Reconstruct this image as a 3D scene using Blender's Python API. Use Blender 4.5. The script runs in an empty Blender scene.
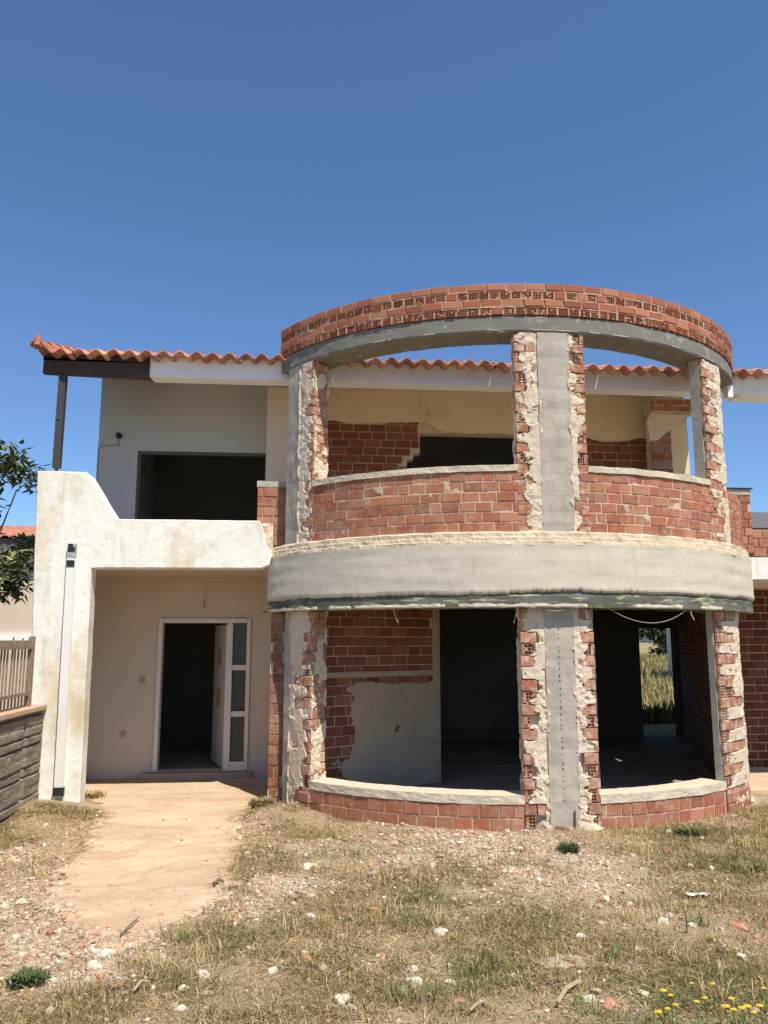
import bpy, math, random
import numpy as np
from mathutils import Vector, noise as mn
random.seed(7)
rng = np.random.default_rng(7)
SC = bpy.context.scene
COL = SC.collection
R_ = math.radians

# ------------------------------------------------------------------ camera numbers (also used to read distances off the ground)
FPX, EYE = 800.0, 1.86
PSI, TH = R_(5), math.atan(128/800)
cF = np.array([math.sin(PSI)*math.cos(TH), math.cos(PSI)*math.cos(TH), math.sin(TH)])
cR = np.array([math.cos(PSI), -math.sin(PSI), 0.0])
cU = np.cross(cR, cF)
def on_ground(u, v, z=0.0):
    d = cF + cR*(u-384)/FPX + cU*(512-v)/FPX
    return tuple((np.array([0, 0, EYE]) + d*(z-EYE)/d[2])[:2])

# ------------------------------------------------------------------ noise
def fbm(x, y, z=0.0, o=4):
    return mn.fractal(Vector((x, y, z)), 0.9, 2.1, o)          # about -1..1
def n1(x, y, z=0.0):
    return mn.noise(Vector((x, y, z)))
def sst(a, b, x):
    t = min(1.0, max(0.0, (x-a)/(b-a)))
    return t*t*(3-2*t)

# ------------------------------------------------------------------ materials
def mat(name, base=(.5, .5, .5), rough=.9, layers=(), bumps=((120, .25, .004),), attr=False, spec=.3, metal=0.0):
    m = bpy.data.materials.new(name); m.use_nodes = True
    nt = m.node_tree; nd = nt.nodes; lk = nt.links
    p = nd['Principled BSDF']
    p.inputs['Roughness'].default_value = rough
    p.inputs['Specular IOR Level'].default_value = spec
    p.inputs['Metallic'].default_value = metal
    tc = nd.new('ShaderNodeTexCoord')
    if attr:
        a = nd.new('ShaderNodeAttribute'); a.attribute_name = 'Col'; out = a.outputs['Color']
    else:
        a = nd.new('ShaderNodeRGB'); a.outputs[0].default_value = (*base, 1); out = a.outputs[0]
    for col, scale, lo, hi, amt in layers:
        tx = nd.new('ShaderNodeTexNoise'); tx.inputs['Detail'].default_value = 6; tx.inputs['Roughness'].default_value = .62
        if isinstance(scale, tuple):
            mp = nd.new('ShaderNodeMapping'); mp.inputs['Scale'].default_value = scale
            lk.new(tc.outputs['Object'], mp.inputs['Vector']); lk.new(mp.outputs[0], tx.inputs['Vector']); tx.inputs['Scale'].default_value = 1
        else:
            lk.new(tc.outputs['Object'], tx.inputs['Vector']); tx.inputs['Scale'].default_value = scale
        mr = nd.new('ShaderNodeMapRange'); mr.inputs['From Min'].default_value = lo; mr.inputs['From Max'].default_value = hi
        mr.inputs['To Max'].default_value = amt
        lk.new(tx.outputs['Fac'], mr.inputs['Value'])
        mx = nd.new('ShaderNodeMix'); mx.data_type = 'RGBA'
        lk.new(mr.outputs[0], mx.inputs[0]); lk.new(out, mx.inputs[6]); mx.inputs[7].default_value = (*col, 1)
        out = mx.outputs[2]
    lk.new(out, p.inputs['Base Color'])
    prev = None
    for scale, st, dist in bumps:
        tx = nd.new('ShaderNodeTexNoise'); tx.inputs['Scale'].default_value = scale; tx.inputs['Detail'].default_value = 5
        lk.new(tc.outputs['Object'], tx.inputs['Vector'])
        b = nd.new('ShaderNodeBump'); b.inputs['Strength'].default_value = st; b.inputs['Distance'].default_value = dist
        lk.new(tx.outputs['Fac'], b.inputs['Height'])
        if prev is not None: lk.new(prev, b.inputs['Normal'])
        prev = b.outputs[0]
    if prev is not None: lk.new(prev, p.inputs['Normal'])
    return m

PALE = (.60, .50, .385)
M = {}
M['brick'] = mat('brick', attr=True, rough=.93, layers=(((.45, .30, .20), 5, .40, .70, .55), (PALE, 11, .56, .76, .6), ((.17, .06, .035), 24, .56, .76, .6), (PALE, 60, .60, .72, .5)), bumps=((150, .4, .004), (35, .3, .006)))
M['brick_dusty'] = mat('dusty_brick', attr=True, rough=.95, layers=(((.48, .35, .24), 6, .38, .66, .6), ((.64, .54, .41), 13, .48, .66, .85), ((.17, .06, .035), 24, .58, .76, .5), (PALE, 60, .58, .70, .6)), bumps=((120, .6, .006), (35, .4, .008)))
M['brick_clean'] = mat('fired_brick', attr=True, rough=.93, layers=(((.5, .38, .29), 14, .6, .78, .4), ((.2, .06, .04), 26, .55, .8, .35)), bumps=((150, .4, .004),))  # few dust layers, partly so that shaded walls come out darker
M['mortar'] = mat('mortar', (.56, .46, .345), .97, (((.33, .26, .2), 6, .45, .7, .6), ((.66, .58, .47), 20, .5, .7, .5)), ((90, .6, .01), (25, .4, .012)))
M['mortar_grey'] = mat('weathered_mortar', (.42, .33, .25), .97, (((.25, .19, .15), 6, .45, .7, .6), ((.58, .5, .4), 20, .5, .7, .5)), ((90, .6, .01), (25, .4, .012)))
M['crumb'] = mat('crumbling_render', (.66, .56, .43), .97, (((.45, .36, .27), 7, .5, .72, .7), ((.78, .7, .58), 25, .52, .7, .6), ((.16, .12, .09), 55, .63, .72, .8)), ((70, .6, .010), (200, .5, .004)))
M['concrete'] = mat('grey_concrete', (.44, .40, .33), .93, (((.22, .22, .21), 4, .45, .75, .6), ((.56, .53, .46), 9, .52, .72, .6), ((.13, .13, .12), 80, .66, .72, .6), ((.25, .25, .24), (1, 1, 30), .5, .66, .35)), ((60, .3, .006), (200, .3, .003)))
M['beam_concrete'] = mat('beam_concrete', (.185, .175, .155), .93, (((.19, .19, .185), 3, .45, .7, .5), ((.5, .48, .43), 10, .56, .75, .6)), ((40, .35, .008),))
M['cap'] = mat('mortar_cap', (.60, .53, .41), .96, (((.42, .36, .28), 8, .5, .75, .6), ((.8, .76, .66), 18, .55, .75, .5)), ((50, .6, .012), (160, .4, .004)))
M['render'] = mat('band_render', (.585, .54, .445), .93, (((.40, .37, .31), (1.2, 1.2, 9), .48, .72, .7), ((.68, .64, .55), 5, .5, .72, .5), ((.34, .31, .25), (14, 14, .9), .6, .75, .35), ((.30, .26, .2), 45, .66, .74, .4)), ((80, .3, .004), (9, .2, .02), (24, .15, .01)))
M['ledge'] = mat('ledge_mortar', (.60, .50, .36), .96, (((.42, .33, .22), 7, .48, .7, .7), ((.72, .64, .5), 16, .52, .7, .5), ((.2, .16, .11), 40, .64, .72, .6)), ((60, .7, .014),))
M['oldpaint'] = mat('flaking_beam_paint', (.095, .10, .08), .9, (((.17, .18, .165), (2.2, 2.2, 7), .47, .6, .8), ((.46, .47, .25), (3, 3, 20), .56, .64, .85), ((.05, .06, .04), 14, .55, .75, .6)), ((60, .4, .006),))
M['white'] = mat('white_paint', (.80, .785, .72), .85, (((.56, .44, .24), (1.7, 1.7, 1.0), .51, .70, .8), ((.52, .53, .38), 3.0, .53, .72, .5), ((.44, .38, .26), (9, 9, 1.2), .58, .76, .5), ((.42, .39, .30), 21, .61, .75, .45)), ((40, .3, .006), (6, .4, .03), (14, .3, .012)))
M['cream'] = mat('cream_wall_paint', (.72, .58, .38), .9, (((.56, .44, .28), 2.2, .45, .75, .5), ((.46, .36, .24), 14, .6, .78, .4)), ((50, .12, .004),))
M['beige'] = mat('beige_wall_paint', (.62, .525, .41), .88, (((.50, .43, .37), 2.2, .45, .75, .5), ((.42, .36, .31), 14, .64, .8, .3)), ((50, .12, .004),))
M['greywall'] = mat('grey_wall_paint', (.45, .455, .45), .88, (((.44, .44, .43), 1.8, .45, .75, .5),), ((50, .12, .004),))
M['fascia'] = mat('eave_plaster', (.81, .825, .84), .85, (((.70, .69, .64), 4, .5, .75, .5),), ((30, .1, .004),))
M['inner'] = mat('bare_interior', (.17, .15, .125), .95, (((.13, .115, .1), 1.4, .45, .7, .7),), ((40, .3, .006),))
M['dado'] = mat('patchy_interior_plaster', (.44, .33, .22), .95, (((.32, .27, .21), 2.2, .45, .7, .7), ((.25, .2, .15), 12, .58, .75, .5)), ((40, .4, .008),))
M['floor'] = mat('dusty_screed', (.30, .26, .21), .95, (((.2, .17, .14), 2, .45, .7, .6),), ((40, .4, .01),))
M['terrace'] = mat('terrace_screed', (.62, .51, .36), .95, (((.4, .33, .25), 2, .45, .7, .6),), ((40, .4, .01),))
M['tile'] = mat('clay_tile', attr=True, rough=.85, layers=(((.60, .40, .30), 5, .48, .70, .6), ((.16, .08, .055), 14, .55, .74, .6), ((.45, .42, .33), 30, .62, .74, .5)), bumps=((60, .25, .004),))
M['darkwood'] = mat('dark_stained_wood', (.055, .042, .035), .8, (((.11, .08, .06), (3, 3, 20), .5, .7, .5),), ((90, .3, .003),))
M['steel'] = mat('brown_painted_steel', (.055, .05, .05), .6, (((.13, .09, .07), 12, .58, .74, .5),), ((90, .2, .002),))
M['frame'] = mat('white_door_lacquer', (.72, .67, .60), .55, (((.55, .5, .44), 6, .5, .75, .4),), ())
M['alu'] = mat('bronze_frame', (.10, .085, .07), .5, (), ())
M['glassd'] = mat('dusty_dark_glass', (.035, .038, .036), .35, (((.08, .08, .07), 9, .5, .75, .5),), (), spec=.5)
M['black'] = mat('black_plastic', (.02, .02, .02), .6, (), ())
M['foil'] = mat('torn_foil', (.45, .45, .46), .5, (((.2, .2, .22), (6, 6, 30), .45, .6, .9),), ())
M['pipe'] = mat('white_pvc', (.76, .745, .71), .55, (((.55, .55, .55), (10, 10, 2), .5, .75, .5),), ())
M['rust'] = mat('rusty_iron', (.16, .085, .05), .9, (((.3, .2, .13), 30, .5, .7, .6),), ((150, .3, .002),))
M['fence'] = mat('weathered_fence_iron', (.24, .17, .12), .85, (((.42, .34, .27), 25, .5, .7, .7),), ((150, .2, .002),))
M['wire'] = mat('grey_cable', (.34, .3, .25), .7, (), ())
M['block'] = mat('board_marked_block', (.25, .215, .17), .95, (((.11, .085, .065), (6, 2, 14), .48, .68, .8), ((.44, .38, .3), 9, .54, .74, .6)), ((40, .7, .02),))
M['coping'] = mat('tan_coping', (.5, .34, .22), .95, (((.6, .48, .36), 9, .5, .7, .6),), ((60, .4, .006),))
M['ground'] = mat('dry_earth', attr=True, rough=1, layers=(((.55, .47, .37), 26, .6, .75, .55), ((.16, .115, .07), 12, .55, .75, .5), ((.15, .105, .06), 70, .55, .7, .5)), bumps=((45, .9, .03), (160, .8, .01)))
M['path'] = mat('dusty_concrete', (.52, .375, .255), .97, (((.62, .49, .345), 1.1, .42, .60, .8), ((.45, .295, .20), (.8, 3.2, 1), .47, .66, .75), ((.36, .25, .16), 7, .54, .72, .6), ((.30, .21, .13), (14, 40, 14), .60, .74, .5), ((.66, .54, .40), 38, .60, .72, .5)), ((22, .35, .008), (140, .7, .006)))
M['blade'] = mat('grass_blade', attr=True, rough=.8, bumps=())
M['leaf'] = mat('leaf', attr=True, rough=.45, bumps=())
M['bark'] = mat('bark', (.16, .12, .085), .95, (((.25, .2, .15), 14, .5, .7, .6),), ((60, .7, .01),))
M['gravel'] = mat('rubble_bits', attr=True, rough=.95, bumps=((120, .4, .004),))
M['stone'] = mat('white_stone', (.62, .575, .48), .9, (((.42, .35, .26), 16, .45, .68, .8), ((.3, .24, .17), 50, .56, .7, .5)), ((70, .6, .008),))
M['stone2'] = mat('grey_stone', (.40, .35, .28), .95, (((.56, .5, .42), 9, .5, .7, .6), ((.2, .17, .13), 20, .58, .75, .5)), ((60, .6, .01),))
M['shard'] = mat('brick_shard', (.50, .22, .13), .95, (((.6, .42, .3), 20, .5, .72, .6),), ((80, .5, .006),))
M['wood'] = mat('weathered_wood', (.40, .32, .23), .95, (((.2, .15, .1), (10, 40, 40), .5, .7, .6),), ((60, .4, .004),))
M['petal'] = mat('yellow_petal', (.80, .58, .02), .6, (), ())
M['plastic'] = mat('white_plastic_scrap', (.82, .82, .80), .4, (), ())
M['hill'] = mat('far_hill', (.07, .08, .09), 1, (((.045, .055, .06), .02, .4, .7, .7),), ())
M['nwall'] = mat('neighbour_wall', (.62, .52, .42), .9, (((.52, .44, .36), .8, .45, .7, .5),), ())
M['slate'] = mat('grey_roof_sheet', (.12, .115, .12), .8, (), ())
M['glass'] = M['glassd']

# ------------------------------------------------------------------ mesh helper
class MB:
    def __init__(s): s.v = []; s.f = []; s.c = []; s.mi = []
    def add(s, vs, fs, col=(1, 1, 1), mi=0):
        b = len(s.v); s.v += [tuple(map(float, p)) for p in vs]
        for f in fs: s.f.append([b+i for i in f]); s.c.append(col); s.mi.append(mi)
    def box(s, x0, x1, y0, y1, z0, z1, col=(1, 1, 1), mi=0):
        s.add([(x0,y0,z0),(x1,y0,z0),(x1,y1,z0),(x0,y1,z0),(x0,y0,z1),(x1,y0,z1),(x1,y1,z1),(x0,y1,z1)],
              [(0,3,2,1),(4,5,6,7),(0,1,5,4),(1,2,6,5),(2,3,7,6),(3,0,4,7)], col, mi)
    def bar(s, a, b, w, h, up=(0, 0, 1), col=(1, 1, 1), mi=0):
        a, b = Vector(a), Vector(b); d = (b-a).normalized(); x = d.cross(Vector(up)).normalized(); y = x.cross(d)
        vs = [p + x*sx*w/2 + y*sy*h/2 for p in (a, b) for sx, sy in ((-1,-1),(1,-1),(1,1),(-1,1))]
        s.add(vs, [(0,1,2,3),(7,6,5,4),(0,4,5,1),(1,5,6,2),(2,6,7,3),(3,7,4,0)], col, mi)
    def tube(s, pts, r, n=6, col=(1, 1, 1), mi=0):
        pts = [Vector(p) for p in pts]; rs = r if isinstance(r, (list, tuple)) else [r]*len(pts)
        vs = []; fs = []
        for i, p in enumerate(pts):
            d = (pts[min(i+1, len(pts)-1)] - pts[max(i-1, 0)]).normalized()
            a = d.orthogonal().normalized() if abs(d.z) > .95 else d.cross(Vector((0, 0, 1))).normalized()
            b = d.cross(a)
            for k in range(n):
                t = 2*math.pi*k/n; vs.append(p + (a*math.cos(t)+b*math.sin(t))*rs[i])
        for i in range(len(pts)-1):
            for k in range(n):
                fs.append((i*n+k, i*n+(k+1)%n, (i+1)*n+(k+1)%n, (i+1)*n+k))
        fs.append(tuple(range(n-1, -1, -1))); fs.append(tuple((len(pts)-1)*n+k for k in range(n)))
        s.add(vs, fs, col, mi)
    def build(s, name, mats, parent=None, smooth=False, loc=None, recalc=False, local=False):
        me = bpy.data.meshes.new(name); me.from_pydata(s.v, [], s.f)
        for m in (mats if isinstance(mats, (list, tuple)) else [mats]): me.materials.append(m)
        me.polygons.foreach_set('material_index', s.mi)
        ca = me.color_attributes.new('Col', 'FLOAT_COLOR', 'CORNER')
        cnt = np.array([len(f) for f in s.f]); cc = np.array([(*c[:3], 1.0) for c in s.c], dtype=np.float32)
        ca.data.foreach_set('color', np.repeat(cc, cnt, axis=0).ravel())
        if smooth: me.polygons.foreach_set('use_smooth', [True]*len(s.f))
        me.update()
        if recalc:
            import bmesh
            bm = bmesh.new(); bm.from_mesh(me); bmesh.ops.recalc_face_normals(bm, faces=bm.faces); bm.to_mesh(me); bm.free()
        o = bpy.data.objects.new(name, me); COL.objects.link(o)
        if parent is not None:
            o.parent = parent
            if not local: o.location = -world_loc(parent)
        elif loc is not None: o.location = loc
        return o
def world_loc(o):
    p = Vector(o.location)
    while o.parent is not None: o = o.parent; p += o.location
    return p
def tag(o, label=None, cat=None, group=None, kind=None):
    if label: o['label'] = label
    if cat: o['category'] = cat
    if group: o['group'] = group
    if kind: o['kind'] = kind
    return o
def empty(name, loc, label, cat, group=None):
    o = bpy.data.objects.new(name, None); COL.objects.link(o); o.location = loc; o.empty_display_size = .2
    return tag(o, label, cat, group)

# ------------------------------------------------------------------ wall paths: s along, d outward, z up
class Line:
    def __init__(s, p0, p1): s.p = Vector((*p0, 0)); q = Vector((*p1, 0)); s.L = (q-s.p).length; s.t = (q-s.p).normalized(); s.n = Vector((s.t.y, -s.t.x, 0))
    def fr(s, u): return s.p + s.t*u, s.t, s.n
    def P(s, u, d, z): p = s.p + s.t*u + s.n*d; return Vector((p.x, p.y, z))
class Ell:
    cx, cy = 2.5, 11.05
    def __init__(s, a, b):
        s.a, s.b = a, b
        T = np.radians(np.linspace(180, 360, 4001)); X = s.cx+s.a*np.cos(T); Y = s.cy+s.b*np.sin(T)
        S = np.r_[0, np.cumsum(np.hypot(np.diff(X), np.diff(Y)))]; s.S = S-S[2000]; s.T = T
    def fr(s, u):
        t = float(np.interp(u, s.S, s.T)); p = Vector((s.cx+s.a*math.cos(t), s.cy+s.b*math.sin(t), 0))
        n = Vector((math.cos(t)/s.a, math.sin(t)/s.b, 0)).normalized(); return p, Vector((-n.y, n.x, 0)), n
    def P(s, u, d, z): p, t, n = s.fr(u); p = p+n*d; return Vector((p.x, p.y, z))
BAY = Ell(3.3, 3.0); LOW = Ell(3.25, 2.95); SE = 3.53          # half length of the bay wall's arc, ends at the eave plane

def sweep(mb, path, s0, s1, prof, ns, disp=None, col=(1, 1, 1), mi=0, caps=True):
    """closed profile [(d,z)...] swept along the path; disp(s,d,z,i)->(dd,dz)"""
    n = len(prof); vs = []; fs = []
    for i in range(ns+1):
        s = s0+(s1-s0)*i/ns
        for k, (d, z) in enumerate(prof):
            dd, dz = disp(s, d, z, k) if disp else (0, 0)
            vs.append(path.P(s, d+dd, z+dz))
    for i in range(ns):
        for k in range(n):
            k2 = (k+1) % n; fs.append((i*n+k, (i+1)*n+k, (i+1)*n+k2, i*n+k2))
    if caps: fs.append(tuple(range(n))); fs.append(tuple(ns*n+k for k in range(n-1, -1, -1)))
    mb.add(vs, fs, col, mi)

def rect(d0, d1, z0, z1, nd=1, nz=1):
    """closed profile, d0 inside, d1 outside"""
    p = [(d1, z1+(z0-z1)*i/nz) for i in range(nz)]
    p += [(d1+(d0-d1)*i/nd, z0) for i in range(nd)]
    p += [(d0, z0+(z1-z0)*i/nz) for i in range(nz)]
    p += [(d0+(d1-d0)*i/nd, z1) for i in range(nd)]
    return p

def brick_col(v=1.0):
    r = random.random(); k = random.uniform(.86, 1.12)*v
    if r < .62: c = (.37, .122, .064)
    elif r < .86: c = (.43, .175, .098)
    else: c = (.30, .10, .058)
    return tuple(min(1, x*k) for x in c)

def brick(mb, path, s0, s1, z0, z1, d=0.0, perf=False, depth=.03, v=1.0, hole=.045, nx=4, nz=3):
    sm = (s0+s1)/2; p, t, n = path.fr(sm)
    j = random.uniform(-.004, .004); tw = random.uniform(-.012, .012)
    zz = random.uniform(-.002, .002); tl = random.uniform(-.006, .006)
    hw, hh = (s1-s0)/2, (z1-z0)/2; zm = (z0+z1)/2+zz
    def W(a, c, dd):
        q = p + t*(a) + n*(d+j+dd+a*tw); return (q.x, q.y, zm+c+a*tl)
    c = brick_col(v); e = .004
    def ring(m, dd): return [W(-hw+m, -hh+m, dd), W(hw-m, -hh+m, dd), W(hw-m, hh-m, dd), W(-hw+m, hh-m, dd)]
    A = ring(0, -depth); B = ring(0, -e)
    qs = [(k, (k+1) % 4, (k+1) % 4+4, k+4) for k in range(4)]
    mb.add(A+B, qs, c)
    if not perf:
        Cc = ring(e+random.uniform(0, .002), 0)
        mb.add(B+Cc, qs, c); mb.add(Cc, [(0, 1, 2, 3)], c); return
    w = .24
    def cuts(n_, L):
        cell = L/(n_+w); xs = [-L/2]
        for i in range(n_): xs += [-L/2+cell*(i+w), -L/2+cell*(i+1)]
        return xs+[L/2]
    xs, zs = cuts(nx, 2*hw), cuts(nz, 2*hh)
    dk = tuple(x*.6 for x in c)  # same clay, darkened to paint shade inside the holes
    for i in range(len(xs)-1):
        for k in range(len(zs)-1):
            q = [(xs[i], zs[k]), (xs[i+1], zs[k]), (xs[i+1], zs[k+1]), (xs[i], zs[k+1])]
            if i % 2 and k % 2:
                if random.random() < .10:
                    mb.add([W(a, b, -.006) for a, b in q], [(0, 1, 2, 3)], (.5, .4, .3)); continue
                f = [W(a, b, -e) for a, b in q]; g = [W(a, b, -hole) for a, b in q]
                mb.add(f+g, [(0, 4, 5, 1), (1, 5, 6, 2), (2, 6, 7, 3), (3, 7, 4, 0), (4, 7, 6, 5)], dk)
            else:
                mb.add([W(a, b, -e) for a, b in q], [(0, 1, 2, 3)], c)

def courses(mb, path, s0, s1, z0, z1, n, L=.215, d=0.0, skip=None, joint=.012, v=1.0, jit=.03, perf_p=0.0):
    h = (z1-z0)/n
    for r in range(n):
        s = s0 - (L*.5 if r % 2 else 0) - random.uniform(0, .05)
        while s < s1-.02:
            l = L+random.uniform(-jit, jit)
            if random.random() < .08: l *= .6
            a, b = max(s, s0), min(s+l-joint, s1)
            if b-a > .035:
                if not (skip and skip((a+b)/2, z0+h*(r+.5))):
                    brick(mb, path, a, b, z0+h*r+joint*.4, z0+h*(r+1)-joint*.6, d, v=v, perf=(random.random() < perf_p))
            s += l

def slab_wall(mb, axis, c0, c1, a0, a1, z0, z1, holes=(), mi=0):
    """flat wall with rectangular openings. axis 'y': wall faces +-y, a = x; axis 'x': wall faces +-x, a = y"""
    xs = sorted(set([a0, a1]+[h[i] for h in holes for i in (0, 1)])); zs = sorted(set([z0, z1]+[h[i] for h in holes for i in (2, 3)]))
    xs = [x for x in xs if a0 <= x <= a1]; zs = [z for z in zs if z0 <= z <= z1]
    def solid(i, k):
        if i < 0 or k < 0 or i >= len(xs)-1 or k >= len(zs)-1: return False
        x, z = (xs[i]+xs[i+1])/2, (zs[k]+zs[k+1])/2
        return not any(h[0] < x < h[1] and h[2] < z < h[3] for h in holes)
    def V(a, c, z): return (a, c, z) if axis == 'y' else (c, a, z)
    for i in range(len(xs)-1):
        for k in range(len(zs)-1):
            if not solid(i, k): continue
            p, q, r, t = xs[i], xs[i+1], zs[k], zs[k+1]
            mb.add([V(p,c0,r),V(q,c0,r),V(q,c0,t),V(p,c0,t),V(p,c1,r),V(q,c1,r),V(q,c1,t),V(p,c1,t)],
                   [(0,1,2,3),(5,4,7,6)] + ([] if solid(i-1,k) else [(4,0,3,7)]) + ([] if solid(i+1,k) else [(1,5,6,2)])
                   + ([] if solid(i,k-1) else [(4,5,1,0)]) + ([] if solid(i,k+1) else [(3,2,6,7)]), mi=mi)

def rough_sheet(mb, path, s0, s1, z0, z1, hfun, res=.012, col=(1, 1, 1)):
    ns = max(2, int((s1-s0)/res)); nz = max(2, int((z1-z0)/res)); vs = []; fs = []
    for i in range(ns+1):
        s = s0+(s1-s0)*i/ns; p, t, n = path.fr(s)
        for k in range(nz+1):
            z = z0+(z1-z0)*k/nz; q = p+n*hfun(s, z); vs.append((q.x, q.y, z))
    for i in range(ns):
        for k in range(nz):
            a = i*(nz+1)+k; fs.append((a, a+nz+1, a+nz+2, a+1))
    mb.add(vs, fs, col)

# ------------------------------------------------------------------ ground
def gh(x, y):
    if y > 9.5 and -3.3 < x < 11: base = 0.0
    else: base = 1.0
    e = sst(10.2, 8.8, y) if -3.3 < x < 11 else 1.0
    h = (.035*n1(x*.6, y*.6, 3) + .022*fbm(x*1.7, y*1.7, 5) + .012*fbm(x*6, y*6, 9, 3))*e
    h += .13*math.exp(-((x+3.1)**2/.5 + (y-9.3)**2/.5)) + .09*math.exp(-((x+.35)**2/.12 + (y-9.0)**2/.2))
    h += .06*math.exp(-((x-2.35)**2/.2 + (y-7.75)**2/.05)) + .05*math.exp(-((x-1.3)**2/.8 + (y-7.6)**2/.12))
    if y > 11.3 and -3.3 < x < 11: h = -.03
    return h
PATH_L = [(-2.98, 11.4), (-2.98, 9.95), (-2.35, 9.7), (-2.22, 9.0), (-2.06, 7.9), (-1.98, 7.0), (-1.86, 6.2), (-1.62, 5.8), (-1.3, 5.6)]
PATH_R = [(-.40, 11.4), (-.52, 10.0), (-.72, 9.7), (-.70, 9.0), (-.68, 8.2), (-.64, 7.2), (-.60, 6.3), (-.80, 5.85), (-1.1, 5.6)]
def path_span(y):
    yl = [p[1] for p in PATH_L][::-1]; yr = [p[1] for p in PATH_R][::-1]
    return float(np.interp(y, yl, [p[0] for p in PATH_L][::-1])), float(np.interp(y, yr, [p[0] for p in PATH_R][::-1]))
def path_edge(y, side): return (.13*fbm(y*1.6, side*7.0, 2, 4)+.09*fbm(y*7, side*3.0, 4, 5))*(1 if y < 9.6 else .0)
def on_path(x, y, m=0.0):
    if y < 5.55 or y > 11.5: return False
    a, b = path_span(y); return a+path_edge(y, 1)-m < x < b+path_edge(y, 2)+m
RUB = [(on_ground(u, v), r, k) for u, v, r, k in ((470, 848, .85, 1.1), (545, 868, .75, 1.05), (420, 862, .5, .9), (330, 850, .5, .6), (15, 905, .55, 1.2), (60, 945, .5, 1.15), (0, 935, .4, 1.1), (5, 860, .45, .8), (285, 885, .3, .9), (250, 905, .3, .8), (100, 965, .25, .8), (610, 870, .5, .5), (700, 812, .4, .5), (740, 800, .4, .7))]
def rubble(x, y):
    r = 0.0
    for (px, py), rad, k in RUB: r = max(r, k*math.exp(-((x-px)**2+(y-py)**2)/(rad*rad)))
    return r*(.85+.7*fbm(x*2.3, y*2.3, 1, 4)) if r > .02 else 0.0
GREEN = [(on_ground(u, v), r) for u, v, r in ((440, 900, .45), (690, 835, .4), (750, 870, .4), (400, 960, .35), (640, 1000, .45), (230, 930, .3), (700, 985, .4), (280, 830, .25), (560, 920, .3), (480, 975, .4))]
def green(x, y):
    g = 0.0
    for (px, py), rad in GREEN: g = max(g, math.exp(-((x-px)**2+(y-py)**2)/(rad*rad)))
    return min(1, max(0, g*.9 + .55*fbm(x*1.3, y*1.3, 14, 3)))
def make_ground():
    xs = np.unique(np.concatenate([np.linspace(-400, -60, 12), np.linspace(-60, -9, 18), np.linspace(-9, -4, 28), np.arange(-4, 7.0, .06), np.linspace(7, 12, 26), np.linspace(12, 60, 18), np.linspace(60, 400, 12)]))
    ys = np.unique(np.concatenate([np.linspace(-80, -6, 14), np.linspace(-6, 2, 22), np.arange(2, 11.4, .06), np.linspace(11.4, 16, 10), np.linspace(16, 80, 40), np.linspace(80, 700, 24)]))
    nx, ny = len(xs), len(ys); co = np.zeros((nx, ny, 3), np.float32); cc = np.ones((nx, ny, 4), np.float32)
    for i, x in enumerate(xs):
        for k, y in enumerate(ys):
            co[i, k] = (x, y, gh(x, y))
            r = min(1, rubble(x, y)); g = green(x, y); f = .5+.5*fbm(x*.9, y*.9, 21, 4)
            c = np.array([.19, .135, .07])*(1-f) + np.array([.31, .225, .12])*f
            w0 = sst(.12, -.22, fbm(x*1.1, y*1.1, 33, 5)+.35*sst(5.0, 4.0, y)) if 2 < y < 10 else .3; c = c*(1-.75*w0)+np.array([.47, .36, .235])*.75*w0
            c = c*(1-.4*g) + np.array([.15, .15, .065])*.4*g
            c = c*(1-r) + np.array([.68, .54, .42])*r
            t = math.exp(-((y-8.05)**2)/.10)*(1 if -.6 < x < 5.5 else 0)*.5       # rust-coloured dust at the foot of the wall
            c = c*(1-t) + np.array([.42, .26, .14])*t
            if 5.2 < y < 9.6 and -2.9 < x < .2:
                a_, b_ = path_span(max(y, 5.56)); dd = max(a_-x, x-b_, 0, 5.6-y); w_ = sst(.45, .05, dd+.2*fbm(x*4, y*4, 6, 4)); c = c*(1-w_)+np.array([.52, .37, .24])*w_
            if y > 15: c = np.array([.33, .27, .12])*(.7+.5*f)
            cc[i, k, :3] = c
    idx = np.arange(nx*ny).reshape(nx, ny)
    q = np.stack([idx[:-1, :-1], idx[1:, :-1], idx[1:, 1:], idx[:-1, 1:]], -1).reshape(-1, 4)
    me = bpy.data.meshes.new('ground'); me.from_pydata(co.reshape(-1, 3).tolist(), [], q.tolist()); me.materials.append(M['ground'])
    a = me.color_attributes.new('Col', 'FLOAT_COLOR', 'POINT'); a.data.foreach_set('color', cc.reshape(-1))
    me.polygons.foreach_set('use_smooth', [True]*len(q))
    o = bpy.data.objects.new('ground', me); COL.objects.link(o); tag(o, kind='structure')
make_ground()
def make_path():
    mb = MB(); vs = []; fs = []; N, K = 420, 40
    for i in range(N+1):
        y = 5.58+(11.38-5.58)*i/N; a, b = path_span(y); a += path_edge(y, 1); b += path_edge(y, 2)
        for k in range(K+1):
            x = a+(b-a)*k/K; e = min(k, K-k)/K
            z = gh(x, y)+.010-(.024 if e == 0 else 0)
            if y > 9.4: w = sst(9.4, 10, y); z = z*(1-w)+.035*w
            f_ = max(0, 1-i/70); yy = y+f_*(.45*fbm(x*2.0, 3.3, 0, 5)-.12)
            vs.append((x, yy, (gh(x, yy)+.006-(.024 if e == 0 or i == 0 else 0) if f_ > 0 else z)+.003*fbm(x*3, y*3)))
    for i in range(N):
        for k in range(K): a = i*(K+1)+k; fs.append((a, a+1, a+K+2, a+K+1))
    mb.add(vs, fs); o = mb.build('path', M['path'], smooth=True); tag(o, kind='structure')
    mb = MB(); mb.box(5.3, 11, 9.75, 11.4, -.1, .045); o = mb.build('concrete_apron', M['path']); tag(o, kind='structure')
make_path()

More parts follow.
